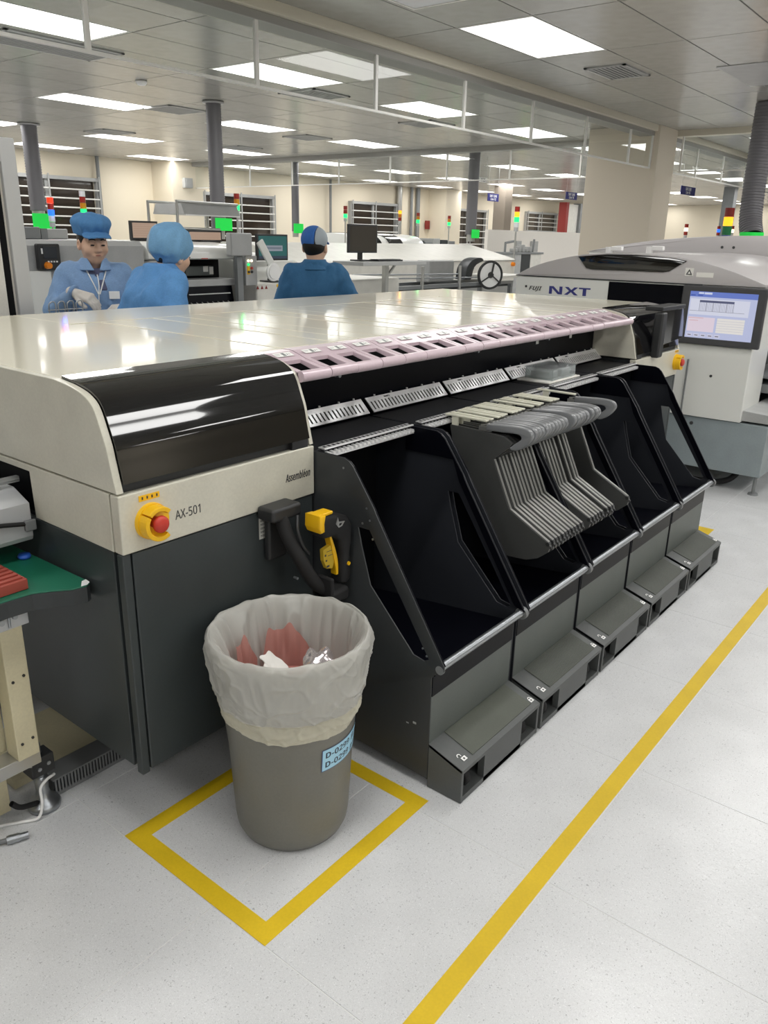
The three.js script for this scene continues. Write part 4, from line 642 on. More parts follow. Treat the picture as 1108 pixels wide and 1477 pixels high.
{ // long grey printer with control panel
  const t = thing('paste_printer', 'long grey machine with a tilted black control panel behind the worker with bare face', 'machine', [3.1, 0, -5.9]);
  mesh('body', bb(1.6, 3.74, 0.15, 1.15, -6.6, -5.3, 0.02), M.offwhite, t);
  mesh('hood', extX([[-5.3, 1.15], [-5.3, 1.49], [-5.34, 1.525], [-6.6, 1.525], [-6.6, 1.15]], 2.6, 3.74, 0.01), M.lightGrey, t);
  mesh('plinth', bb(1.7, 3.7, 0, 0.15, -6.5, -5.4), M.charcoal2, t);
  mesh('top_box', [bb(3.0, 3.16, 1.525, 1.61, -6.1, -5.7, 0.01), bb(3.19, 3.24, 1.525, 1.60, -5.8, -5.75)], M.midGrey, t);
  mesh('top_box', bb(3.28, 3.55, 1.525, 1.6, -6.3, -6.0, 0.01), M.lightGrey, t);
  mesh('white_front', bb(2.55, 2.96, 0.5, 1.33, -5.3, -5.26, 0.01), M.nxtWhite, t);
  const p = mesh('control_panel', bb(2.87, 3.03, 1.335, 1.505, -5.29, -5.24, 0.012), M.plasticDark, t);
  mesh('display', bb(2.905, 3.0, 1.41, 1.485, -5.241, -5.236), M.screenDim || (M.screenDim = std(0x33383f, 0.2)), p);
  mesh('keys', [0, 1, 2, 3].map((i) => bb(2.93 + i * 0.02, 2.94 + i * 0.02, 1.385, 1.395, -5.241, -5.235)).concat([bb(2.89, 2.90, 1.44, 1.475, -5.241, -5.235)]), M.white, p);
  mesh('stop_button', [bar([2.925, 1.365, -5.24], [2.925, 1.365, -5.21], 0.024, 0.02, 16)], M.orange, p);
}
const dimScreen = (k, base, paint) => std(0x1a1a1a, 0.25, { emissive: 0xffffff, emissiveIntensity: k, emissiveMap: canvasTex(256, 160, (c, w, h) => { c.fillStyle = base; c.fillRect(0, 0, w, h); paint && paint(c, w, h); }) });
function monitor(label, x0, x1, y0, y1, z, screenMat, foot, ry = 0) {
  const t = thing('monitor', label, 'monitor', [(x0 + x1) / 2, foot, z]);
  mesh('frame', [bb(x0, x1, y0, y1, z - 0.03, z, 0.004)], M.plasticDark, t);
  mesh('screen', new THREE.PlaneGeometry(x1 - x0 - 0.03, y1 - y0 - 0.03).translate((x0 + x1) / 2, (y0 + y1) / 2, z + 0.001), screenMat, t, { uv: true });
  mesh('stand', [bb((x0 + x1) / 2 - 0.02, (x0 + x1) / 2 + 0.02, foot + 0.008, y0 + 0.03, z - 0.06, z - 0.03), bb((x0 + x1) / 2 - 0.08, (x0 + x1) / 2 + 0.08, foot + 0.0005, foot + 0.012, z - 0.1, z + 0.05, 0.004)], M.plasticDark, t);
  t.rotation.y = ry; return t;
}
{ // mounter with dark feeder bay
  const t = thing('bay_mounter', 'grey machine with rounded white roof and a dark open feeder bay', 'machine', [4.2, 0, -6.0]);
  const roof = smooth([[-5.3, 1.40], [-5.31, 1.45], [-5.36, 1.495], [-5.5, 1.515], [-6.0, 1.518]], 20);
  mesh('roof', smoothNormals(extX([[-5.33, 1.39], ...roof, [-6.6, 1.518], [-6.6, 1.39]], 3.78, 4.66, 0.004)), M.nxtWhite, t);
  mesh('left_door', bb(3.78, 4.08, 0.15, 1.388, -5.6, -5.3, 0.02), M.lightGrey, t);
  mesh('bay', bb(4.08, 4.66, 0.15, 1.388, -6.6, -5.55), M.black, t);
  mesh('red_mark', bb(4.28, 4.34, 1.395, 1.402, -5.315, -5.296), M.red, t);
  mesh('inner_cover', bb(4.27, 4.56, 1.255, 1.33, -5.56, -5.5, 0.004), M.frontGrey, t);
  mesh('labels', [bb(4.45, 4.50, 1.285, 1.33, -5.5, -5.496), bb(4.515, 4.555, 1.265, 1.325, -5.5, -5.496)], M.paper, t);
  mesh('gauges', [4.12, 4.17, 4.22].map((x) => bar([x, 1.28, -5.56], [x, 1.28, -5.51], 0.018, 0.018, 14)), M.text, t);
  mesh('gauge_panel', bb(4.085, 4.26, 1.24, 1.32, -5.57, -5.55), M.frontGrey, t);
  mesh('ledge', [bb(4.08, 4.66, 1.18, 1.235, -5.55, -5.32, 0.006)], M.lightGrey, t);
  mesh('bay_front', extX([[-5.32, 1.18], [-5.30, 1.06], [-5.30, 0.2], [-5.55, 0.2], [-5.55, 1.18]], 4.1, 4.6, 0.003), M.blackGloss, t);
  mesh('teeth', Array.from({ length: 24 }, (_, i) => bb(4.14 + i * 0.018, 4.148 + i * 0.018, 1.118, 1.126, -5.31, -5.295)), M.white, t);
  mesh('latches', Array.from({ length: 8 }, (_, i) => beam([4.14 + i * 0.055, 1.06, -5.29], [4.165 + i * 0.055, 1.04, -5.28], 0.006, 0.006)), M.alu, t);
  mesh('plinth', bb(3.85, 4.6, 0, 0.15, -6.5, -5.4), M.charcoal2, t);
  // inspection lamp frame over the roof
  const f = thing('lamp_frame', 'grey inspection hood on a light steel frame above the rounded white roof', 'hood', [4.8, 1.52, -5.9]);
  mesh('frame', [bar([4.45, 1.519, -5.8], [4.45, 1.85, -5.8], 0.012), bar([4.45, 1.84, -5.8], [5.12, 1.835, -5.8], 0.012), bar([4.45, 1.519, -6.2], [4.45, 1.85, -6.2], 0.012), bar([4.45, 1.84, -6.2], [5.12, 1.835, -6.2], 0.012), bar([4.45, 1.64, -5.8], [4.45, 1.64, -6.2], 0.01), bar([5.1, 1.425, -6.2], [5.1, 1.85, -6.2], 0.012), bar([4.45, 1.625, -5.8], [4.9, 1.622, -5.8], 0.012)], M.alu, f);
  mesh('hood', extX([[-5.78, 1.74], [-5.82, 1.825], [-6.18, 1.825], [-6.22, 1.74]], 4.51, 5.13, 0.004), M.lightGrey, f);
  mesh('rim', bb(4.52, 5.12, 1.731, 1.741, -5.8, -5.775), M.white, f);
}
const beige = dimScreen(0.55, '#d8b8a0', (c, w, h) => { c.fillStyle = '#c9a68e'; for (let i = 0; i < 6; i++) c.fillRect(10, 12 + i * 24, w - 20, 4); });
monitor('flat monitor with a beige screen on the grey machine behind the two workers', 3.97, 4.23, 1.53, 1.675, -5.78, beige, 1.5195);
monitor('wide monitor with a beige screen under the grey inspection hood', 4.47, 4.84, 1.522, 1.615, -5.7, beige, 1.5195);
{
  const t = thing('back_monitor', 'pale grey box monitor turned away beside the dark feeder bay', 'monitor', [4.62, 1.18, -5.2]);
  mesh('shell', bb(4.50, 4.73, 1.42, 1.6, -5.26, -5.19, 0.012), M.lightGrey, t);
  mesh('arm', bb(4.6, 4.66, 0.2, 1.43, -5.28, -5.24), M.midGrey, t);
  const c = mesh('control_column', bb(4.69, 4.82, 1.18, 1.42, -5.4, -5.24, 0.006), M.lightGrey, t);
  mesh('lamp_white', [bar([4.72, 1.38, -5.24], [4.72, 1.38, -5.232], 0.01, 0.01, 10), bar([4.755, 1.38, -5.24], [4.755, 1.38, -5.232], 0.01, 0.01, 10)], M.lampWhite, c);
  mesh('lamp_green', [bar([4.72, 1.35, -5.24], [4.72, 1.35, -5.232], 0.01, 0.01, 10)], M.lampGreen, c);
  mesh('button', [bar([4.755, 1.32, -5.24], [4.755, 1.32, -5.23], 0.012, 0.012, 10)], M.red, c);
  mesh('button', [bar([4.72, 1.29, -5.24], [4.72, 1.29, -5.23], 0.011, 0.011, 10), bar([4.755, 1.29, -5.24], [4.755, 1.29, -5.23], 0.011, 0.011, 10)], M.text, c);
  mesh('plate', bb(4.705, 4.735, 1.27, 1.335, -5.24, -5.236), M.estopYellow, c);
}
{ // white machine beside the standing worker
  const t = thing('white_mounter', 'low white machine with a reel arm in front of the worker in dark blue', 'machine', [5.8, 0, -5.8]);
  mesh('body', bb(4.86, 6.9, 0.15, 1.19, -6.3, -5.3, 0.02), M.offwhite, t);
  mesh('cover', extX([[-5.55, 1.192], [-5.57, 1.36], [-5.7, 1.42], [-6.3, 1.42], [-6.3, 1.192]], 4.86, 5.6, 0.01), M.nxtWhite, t);
  mesh('plinth', bb(4.95, 6.8, 0, 0.15, -6.2, -5.4), M.charcoal2, t);
  mesh('plate', bb(5.1, 5.16, 1.15, 1.175, -5.31, -5.297), M.estopYellow, t);
  mesh('warning', [4.86, 4.91, 4.96].map((x) => extZ([[x, 1.14], [x + 0.03, 1.14], [x + 0.015, 1.168]], -5.302, -5.297)), M.redSign, t);
  const arm = mesh('reel_arm', [beam([4.78, 1.54, -5.16], [4.93, 1.3, -5.14], 0.02, 0.07, 0.008)], M.nxtWhite, t);
  mesh('reel', [bar([4.91, 1.29, -5.15], [4.91, 1.29, -5.13], 0.075, 0.075, 30), bar([4.91, 1.29, -5.13], [4.91, 1.29, -5.122], 0.06, 0.058, 30)], M.white, arm);
}
const teal = dimScreen(0.45, '#2f7a78', (c, w, h) => { c.fillStyle = '#b9c0cc'; c.fillRect(40, 66, 176, 40); c.fillStyle = '#8f9aa8'; c.fillRect(46, 78, 160, 14); c.fillStyle = '#3a4a60'; c.fillRect(0, 140, w, 20); });
monitor('dark framed monitor with a teal screen beside the worker in dark blue', 4.94, 5.31, 1.375, 1.595, -5.36, teal, 1.192);
{ // stand-up desk with monitor
  const t = thing('standing_desk', 'narrow grey desk on a single post in front of the worker in dark blue', 'desk', [6.3, 0, -5.1]);
  mesh('top', bb(5.82, 6.82, 1.335, 1.37, -5.28, -4.9, 0.004), M.lightGrey, t);
  mesh('post', [bb(6.42, 6.47, 0.02, 1.335, -5.16, -5.11, 0.003), beam([6.47, 1.22, -5.13], [6.6, 1.335, -5.13], 0.02, 0.02)], M.alu, t);
  mesh('base', bb(6.1, 6.8, 0, 0.03, -5.3, -4.95, 0.004), M.midGrey, t);
  const kb = solo('keyboard', 'thin dark keyboard lying on the narrow grey desk', 'keyboard', [bb(6.12, 6.5, 1.3705, 1.385, -5.08, -4.96, 0.003), ...Array.from({ length: 30 }, (_, i) => bb(6.13 + (i % 10) * 0.036, 6.16 + (i % 10) * 0.036, 1.385, 1.389, -5.07 + Math.floor(i / 10) * 0.034, -5.045 + Math.floor(i / 10) * 0.034))], M.plasticDark);
  monitor('black monitor with a dark brown screen on the narrow grey desk', 5.87, 6.24, 1.445, 1.70, -5.1, std(0x3a352c, 0.25), 1.3705, -0.12);
}
{ // long low white machine
  const t = thing('long_machine', 'long low white machine with a sloping lid behind the standing worker', 'machine', [9.5, 0, -7.6]);
  const p = [[-7.0, 0.9], [-7.0, 1.27], [-7.02, 1.29], [-7.9, 1.49], [-8.4, 1.49], [-8.4, 0.9]];
  mesh('lid', extX(p, 7.1, 12.3, 0.01), M.offwhite, t);
  mesh('body', bb(7.2, 12.25, 0.12, 0.9, -8.3, -7.05, 0.01), M.lightGrey, t);
  mesh('lid_seam', bb(7.1, 12.31, 1.255, 1.262, -7.004, -6.994), M.midGrey, t);
  mesh('plinth', bb(7.4, 12.0, 0, 0.12, -8.2, -7.2), M.charcoal2, t);
  mesh('stop_button', bar([12.2, 1.2, -7.0], [12.2, 1.2, -6.95], 0.035, 0.03, 14), M.orange, t);
}
{ // outfeed conveyor with reel
  const t = thing('outfeed_conveyor', 'open steel conveyor with posts and rails beside the long white machine', 'conveyor', [8.4, 0, -5.8]);
  mesh('rails', [bb(7.0, 9.8, 1.03, 1.07, -5.62, -5.58), bb(7.0, 9.8, 1.03, 1.07, -6.1, -6.06), bar([7.0, 1.16, -5.6], [8.9, 1.13, -5.6], 0.008), bar([7.0, 1.2, -5.6], [8.5, 1.18, -5.6], 0.008), bar([7.0, 1.18, -6.05], [9.0, 1.15, -6.05], 0.008)], M.steel, t);
  mesh('belt', bb(7.0, 9.8, 1.0, 1.03, -6.05, -5.63), M.charcoal2, t);
  for (const x of [7.04, 7.69, 8.47]) mesh('post', bar([x, 0.0, -5.58], [x, 1.28, -5.58], 0.02, 0.02, 10), M.alu, t);
  for (const [x, z] of [[9.75, -5.6], [9.75, -6.08], [7.1, -6.08]]) mesh('leg', beam([x, 0, z], [x, 1.03, z], 0.05, 0.05), M.midGrey, t);
  mesh('gearbox', [bb(8.2, 8.75, 1.07, 1.33, -6.05, -5.85, 0.02)], M.lightGrey, t);
  const w = mesh('guide_wheel', [new THREE.TorusGeometry(0.16, 0.02, 8, 40).rotateY(-0.55).translate(9.05, 1.16, -5.5)], M.plasticDark, t);
  mesh('wheel_disc', bar([9.05 + 0.008, 1.16, -5.5 - 0.014], [9.05 - 0.008, 1.16, -5.486], 0.15, 0.15, 36), M.white, w);
  mesh('wheel_hub', [bar([9.042, 1.16, -5.486], [9.028, 1.16, -5.462], 0.04, 0.03, 16), beam([9.03, 1.16, -5.465], [9.06, 1.32, -5.455], 0.02, 0.012), beam([9.03, 1.16, -5.465], [9.15, 1.06, -5.40], 0.02, 0.012), beam([9.03, 1.16, -5.465], [8.91, 1.08, -5.53], 0.02, 0.012)], M.plasticDark, w);
  mesh('dark_hood', smoothNormals(extZ(smooth([[8.78, 1.1], [8.82, 1.25], [8.95, 1.34], [9.15, 1.36], [9.2, 1.33], [9.0, 1.26], [8.92, 1.1]], 20), -5.85, -5.7, 0.004)), M.charcoal2, t);
  mesh('table', bb(9.2, 9.95, 1.12, 1.15, -6.0, -5.4, 0.004), M.offwhite, t);
}
{ // machines further back
  const t = thing('striped_machine', 'white machine with two black curved window bands near the far wall', 'machine', [11.3, 0, -9.5]);
  const pr = smooth([[-8.95, 1.2], [-8.97, 1.45], [-9.1, 1.58], [-9.4, 1.63], [-9.9, 1.63]], 16);
  mesh('body', smoothNormals(extX([[-8.95, 0.1], ...pr, [-9.9, 0.1]], 10.4, 12.4, 0.01)), M.nxtWhite, t);
  for (const x of [10.75, 11.35]) mesh('window_band', sheetX(pr.map(([z, y]) => [z + 0.004, y + 0.006]), x, x + 0.4, -0.006), M.smoke, t);
  mesh('plinth', bb(10.5, 12.3, 0, 0.1, -9.8, -9.05), M.charcoal2, t);
  const r = thing('far_rack', 'low dark rack of parts standing before the far wall pilaster', 'rack', [14.4, 0, -10.5]);
  mesh('body', [bb(13.2, 15.6, 0.1, 1.45, -10.9, -10.3, 0.02)], M.lightGrey, r);
  for (let i = 0; i < 8; i++) mesh('tray', bb(13.25 + i * 0.29, 13.5 + i * 0.29, 1.452, 1.50 + 0.10 * ((i * 7) % 4) / 4, -10.8, -10.4, 0.01), [M.charcoal, M.midGrey, M.lightGrey][i % 3], r);
  mesh('plinth', bb(13.3, 15.5, 0, 0.1, -10.8, -10.4), M.charcoal2, r);
}
{
  struct('wall_partition', [bb(19.5, 26.5, 0, 1.83, -12.1, -12.0)], M.whiteWall || (M.whiteWall = std(0xefeae2, 0.6)));
  const t = thing('tool_cart', 'small dark and white trolley with tools by the low white partition wall', 'cart', [19.8, 0, -11.2]);
  mesh('top', bb(19.0, 20.7, 1.22, 1.27, -11.5, -10.9, 0.01), M.midGrey, t);
  mesh('drawer', bb(19.05, 19.5, 0.1, 1.22, -11.5, -10.92, 0.01), M.lightGrey, t); mesh('drawer', bb(19.52, 20.0, 0.1, 1.22, -11.5, -10.92, 0.01), M.charcoal2, t); mesh('drawer', bb(20.02, 20.6, 0.1, 1.22, -11.5, -10.92, 0.01), M.offwhite, t);
  mesh('bar', [bar([19.1, 1.27, -11.2], [19.1, 1.5, -11.2], 0.03), bar([19.1, 1.5, -11.2], [19.6, 1.55, -11.2], 0.03)], M.midGrey, t); mesh('bar', bar([20.6, 1.27, -11.2], [20.65, 1.6, -11.2], 0.03), M.midGrey, t);
  mesh('tools', [0, 1, 2, 3, 4].map((i) => bb(19.5 + i * 0.2, 19.6 + i * 0.2, 1.271, 1.36 + 0.05 * (i % 3), -11.3, -11.1, 0.02)), M.lightGrey, t);
  mesh('castors', [19.2, 20.4].flatMap((x) => [-11.4, -11.0].map((z) => bar([x, 0.05, z - 0.03], [x, 0.05, z + 0.03], 0.05))), M.rubber, t);
  solo('wall_socket', 'grey switch box on the low white partition wall', 'switch box', [bb(21.9, 22.3, 1.25, 1.55, -12.0, -11.95, 0.01), bb(21.0, 21.3, 1.25, 1.55, -12.0, -11.95, 0.01)], M.lightGrey);
  const d = thing('red_door_frame', 'red and white narrow door beside the cream column near the far wall', 'door', [28.5, 0, -14.2]);
  mesh('frame', bb(28.05, 28.25, 0, 2.9, -14.3, -14.0), M.redSign, d); mesh('side_frame', bb(29.2, 29.5, 0, 2.9, -14.3, -14.0), M.midGrey, d); mesh('panel', bb(28.3, 29.2, 0, 2.85, -14.2, -14.1), M.offwhite, d);
}
// exhaust ducts hanging from the ceiling
function duct(label, x, z, r, y0, o = {}) {
  const t = thing('exhaust_duct', label, 'duct', [x, y0, z]);
  const pr = [], n = o.smooth ? 2 : Math.round((CH - y0) / (r * 0.32)); for (let i = 0; i <= n; i++) { const y = y0 + (CH - 0.01 - y0) * i / n; if (o.smooth) pr.push([r, y]); else { pr.push([r * 0.93, y]); if (i < n) pr.push([r, y + (CH - y0) / n * 0.5]); } }
  mesh('hose', lathe(pr, x, 0, z, 20), M.duct, t);
  mesh('flange', lathe([[r, CH - 0.03], [r * 1.35, CH - 0.03], [r * 1.35, CH - 0.001], [0, CH - 0.001]], x, 0, z, 20), M.lightGrey, t);
  if (o.tag) mesh('tag', bb(x - o.tag[0] / 2, x + o.tag[0] / 2, o.tag[1], o.tag[1] + o.tag[2], z + r + 0.001, z + r + 0.012, 0.002), M.greenTag, t, { label: 'bright green tag' });
  if (o.tag) mesh('outlet', bar([x, y0 - 0.12, z], [x, y0, z], r * 0.8, r * 0.8, 16), M.alu, t);
  return t;
}
duct('grey corrugated exhaust duct with a green tag above the grey inspection hood', 7.0, -8.3, 0.095, 1.64, { tag: [0.27, 1.62, 0.15] });
duct('slim grey exhaust duct with a green tag beside the worker in dark blue', 13.33, -13.2, 0.085, 1.66, { tag: [0.3, 1.62, 0.2] });
duct('smooth dark grey exhaust duct with a green tag above the long white machine', 13.2, -8.5, 0.10, 1.66, { tag: [0.26, 1.6, 0.15], smooth: true });
duct('grey corrugated exhaust duct with a green tag behind the tall cream cabinet', 6.93, -12.5, 0.12, 1.86, { tag: [0.36, 1.6, 0.22] });
{ // thick flexible duct at the right, bending at its lower end
  const t = thing('exhaust_duct', 'thick grey ribbed flexible duct curving down behind the touchscreen machine', 'duct', [10.25, 1.68, -2.8]);
  const c = new THREE.CatmullRomCurve3(pts3([[10.27, CH - 0.01, -2.8], [10.27, 2.6, -2.8], [10.25, 2.1, -2.79], [10.2, 1.85, -2.76], [10.12, 1.69, -2.7]]));
  mesh('hose', new THREE.TubeGeometry(c, 90, 0.118, 20), M.duct, t);
  const ribs = []; for (let i = 0; i < 44; i++) { const p = c.getPointAt((i + 0.5) / 44), d = c.getTangentAt((i + 0.5) / 44), g = new THREE.TorusGeometry(0.119, 0.007, 6, 24); g.applyQuaternion(new THREE.Quaternion().setFromUnitVectors(V(0, 0, 1), d)); ribs.push(g.translate(p.x, p.y, p.z)); }
  mesh('ribs', ribs, M.duct, t);
  mesh('tag', lathe([[0.124, 0], [0.128, 0.03], [0.126, 0.06]], 10.11, 1.67, -2.7, 20), M.greenTag, t, { label: 'bright green band' });
}
// signal towers
function tower(label, x, z, base, top, r, stack) {
  const t = thing('signal_tower', label, 'signal light', [x, base, z]);
  let y = top; const h = r * 1.9;
  for (const s of stack) { mesh('lamp', bar([x, y - h + 0.004, z], [x, y, z], r, r, 14), M[s], t); y -= h; if (s.startsWith('lamp')) { const L = new THREE.PointLight(M[s].emissive, 0.02); L.position.set(x - t.o[0], y + h / 2 - t.o[1], z + r + 0.01 - t.o[2]); L.castShadow = true; t.add(L); } }
  mesh('socket', bar([x, y - h * 0.8, z], [x, y, z], r * 0.9, r * 0.9, 12), M.lightGrey, t);
  mesh('pole', bar([x, base, z], [x, y - h * 0.8, z], r * 0.35, r * 0.35, 8), M.alu, t);
}
tower('signal tower lit red and blue in front of the barred window', 4.0, -7.0, 0, 1.86, 0.027, ['lampRed', 'offRed', 'lampBlue', 'offWhite']);
tower('signal tower with white cap, unlit red and amber and lit green above the blue cap', 4.32, -7.0, 0, 1.93, 0.027, ['offWhite', 'offRed', 'offAmber', 'lampGreen']);
tower('signal tower with unlit red and amber and lit green over the grey inspection hood', 6.17, -7.0, 0, 2.0, 0.03, ['offRed', 'offAmber', 'lampGreen']);
tower('signal tower with unlit red and lit green beside the black monitor', 9.66, -8.5, 0, 2.02, 0.03, ['offRed', 'offRed', 'lampGreen']);
tower('signal tower lit amber on top in front of the far wall pipes', 13.1, -10.1, 0, 2.08, 0.034, ['lampAmber', 'offAmber', 'offRed']);
tower('signal tower with unlit red and lit green beside the red wall sign', 13.5, -9.95, 0, 2.05, 0.034, ['offRed', 'offAmber', 'lampGreen']);
tower('signal tower with unlit red and lit green before the window behind the long machine', 14.6, -9.95, 0, 2.03, 0.034, ['offRed', 'offAmber', 'lampGreen']);
tower('tall signal tower with red, lit amber and lit green above the tool trolley', 17.5, -10.0, 0, 2.32, 0.06, ['offRed', 'lampAmber', 'lampGreen', 'offWhite']);
tower('large signal tower of red, orange, green and blue behind the thick flexible duct', 11.6, -3.42, 0, 2.05, 0.06, ['offRed', 'lampAmber', 'offGreen', 'offBlue']);
tower('small signal tower with one white lamp seen under the glass curtain past the column', 18.0, -6.15, 0, 1.98, 0.04, ['offRed', 'lampWhite', 'offRed']);
tower('small signal tower with a blue lamp seen under the glass curtain past the column', 19.4, -5.9, 0, 1.97, 0.035, ['offRed', 'lampBlue', 'offRed']);
tower('small signal tower with red cap and white lamp past the cream column', 18.0, -5.2, 0, 1.95, 0.035, ['offRed', 'lampWhite']);
// hanging signs
function sign(label, x0, x1, y0, y1, z, mat, lines, col) {
  const t = thing('hanging_sign', label, 'sign', [(x0 + x1) / 2, y0, z]);
  mesh('board', bb(x0, x1, y0, y1, z - 0.01, z, 0.002), mat, t);
  mesh('hanger', [bar([x0 + 0.03, y1, z - 0.005], [x0 + 0.03, CH, z - 0.005], 0.004, 0.004, 6), bar([x1 - 0.03, y1, z - 0.005], [x1 - 0.03, CH, z - 0.005], 0.004, 0.004, 6)], M.alu, t);
  lines.forEach(([s, size, y]) => { const g = text(s, size, 0.002); g.computeBoundingBox(); const w = g.boundingBox.max.x, k = Math.min(1, (x1 - x0) * 0.86 / w); mesh('lettering', g.scale(k, 1, 1).translate((x0 + x1) / 2 - w * k / 2, y, z), col, t); });
}
sign('blue hanging sign near the brown square post', 16.15, 16.62, 2.39, 2.55, -10, M.blueSign, [['SMT LINE', 0.05, 2.475], ['Line 12', 0.05, 2.41]], M.white);
sign('blue hanging sign beside the cream column', 17.94, 18.52, 2.5, 2.66, -9, M.blueSign, [['SMT LINE', 0.055, 2.585], ['Line 14', 0.055, 2.52]], M.white);
sign('blue hanging sign seen under the glass curtain past the column', 16.95, 17.8, 2.52, 2.68, -6, M.blueSign, [['SMT LINE', 0.055, 2.605], ['Line 16', 0.055, 2.54]], M.white);
sign('small white hanging sign beside the smooth dark exhaust duct', 14.17, 14.48, 2.64, 2.73, -9, M.white, [['A-21', 0.055, 2.66]], M.text);
// ---------------------------------------------------------------- people
function surfaceNets(fn, lo, hi, cell) {
  const nx = Math.ceil((hi[0] - lo[0]) / cell) + 1, ny = Math.ceil((hi[1] - lo[1]) / cell) + 1, nz = Math.ceil((hi[2] - lo[2]) / cell) + 1;
  const f = new Float32Array(nx * ny * nz), at = (i, j, k) => i + nx * (j + ny * k);
  for (let k = 0; k < nz; k++) for (let j = 0; j < ny; j++) for (let i = 0; i < nx; i++) f[at(i, j, k)] = fn(lo[0] + i * cell, lo[1] + j * cell, lo[2] + k * cell);
  const id = new Int32Array(nx * ny * nz).fill(-1), pos = [], idx = [];
  const E = [[0, 1], [2, 3], [4, 5], [6, 7], [0, 2], [1, 3], [4, 6], [5, 7], [0, 4], [1, 5], [2, 6], [3, 7]], C = [[0, 0, 0], [1, 0, 0], [0, 1, 0], [1, 1, 0], [0, 0, 1], [1, 0, 1], [0, 1, 1], [1, 1, 1]];
  for (let k = 0; k < nz - 1; k++) for (let j = 0; j < ny - 1; j++) for (let i = 0; i < nx - 1; i++) {
    const v = C.map((c) => f[at(i + c[0], j + c[1], k + c[2])]); let m = 0; for (const a of v) if (a < 0) m++; if (!m || m === 8) continue;
    let x = 0, y = 0, z = 0, n = 0; for (const [a, b] of E) if ((v[a] < 0) !== (v[b] < 0)) { const t = v[a] / (v[a] - v[b]); x += C[a][0] + t * (C[b][0] - C[a][0]); y += C[a][1] + t * (C[b][1] - C[a][1]); z += C[a][2] + t * (C[b][2] - C[a][2]); n++; }
    id[at(i, j, k)] = pos.length / 3; pos.push(lo[0] + (i + x / n) * cell, lo[1] + (j + y / n) * cell, lo[2] + (k + z / n) * cell);
  }
  const quad = (a, b, c, d, flip) => { if (a < 0 || b < 0 || c < 0 || d < 0) return; flip ? idx.push(a, c, b, a, d, c) : idx.push(a, b, c, a, c, d); };
  for (let k = 1; k < nz - 1; k++) for (let j = 1; j < ny - 1; j++) for (let i = 1; i < nx - 1; i++) {
    const s = f[at(i, j, k)] < 0;
    if (s !== f[at(i + 1, j, k)] < 0) quad(id[at(i, j - 1, k - 1)], id[at(i, j, k - 1)], id[at(i, j, k)], id[at(i, j - 1, k)], !s);
    if (s !== f[at(i, j + 1, k)] < 0) quad(id[at(i - 1, j, k - 1)], id[at(i - 1, j, k)], id[at(i, j, k)], id[at(i, j, k - 1)], !s);
    if (s !== f[at(i, j, k + 1)] < 0) quad(id[at(i - 1, j - 1, k)], id[at(i, j - 1, k)], id[at(i, j, k)], id[at(i - 1, j, k)], !s);
  }
  const g = new THREE.BufferGeometry(); g.setAttribute('position', new THREE.Float32BufferAttribute(pos, 3)); g.setIndex(idx); g.computeVertexNormals(); return g;
}
const smin = (a, b, k) => { const h = Math.max(k - Math.abs(a - b), 0) / k; return Math.min(a, b) - h * h * k * 0.25; };
const cap = (x, y, z, a, b, ra, rb) => { const bx = b[0] - a[0], by = b[1] - a[1], bz = b[2] - a[2], px = x - a[0], py = y - a[1], pz = z - a[2]; let t = (px * bx + py * by + pz * bz) / (bx * bx + by * by + bz * bz); t = t < 0 ? 0 : t > 1 ? 1 : t; return Math.hypot(px - bx * t, py - by * t, pz - bz * t) - (ra + (rb - ra) * t); };
const ell = (x, y, z, c, r) => { const a = (x - c[0]) / r[0], b = (y - c[1]) / r[1], d = (z - c[2]) / r[2], k0 = Math.hypot(a, b, d), k1 = Math.hypot(a / r[0], b / r[1], d / r[2]); return k1 < 1e-9 ? -Math.min(...r) : k0 * (k0 - 1) / k1; };
const SKIN = std(0xd8b096, 0.5), HAIR = std(0x15120f, 0.5), LIP = std(0xa0665a, 0.5), EYE = std(0x1b1512, 0.2), TROUSER = std(0x2d3540, 0.8), SHOE = std(0xdadada, 0.5), GLOVE = std(0xd9d3cb, 0.8), CAPMESH = std(0xa9b3bb, 0.8);
const lerp = (a, b, t) => a.map((v, i) => v + (b[i] - v) * t);
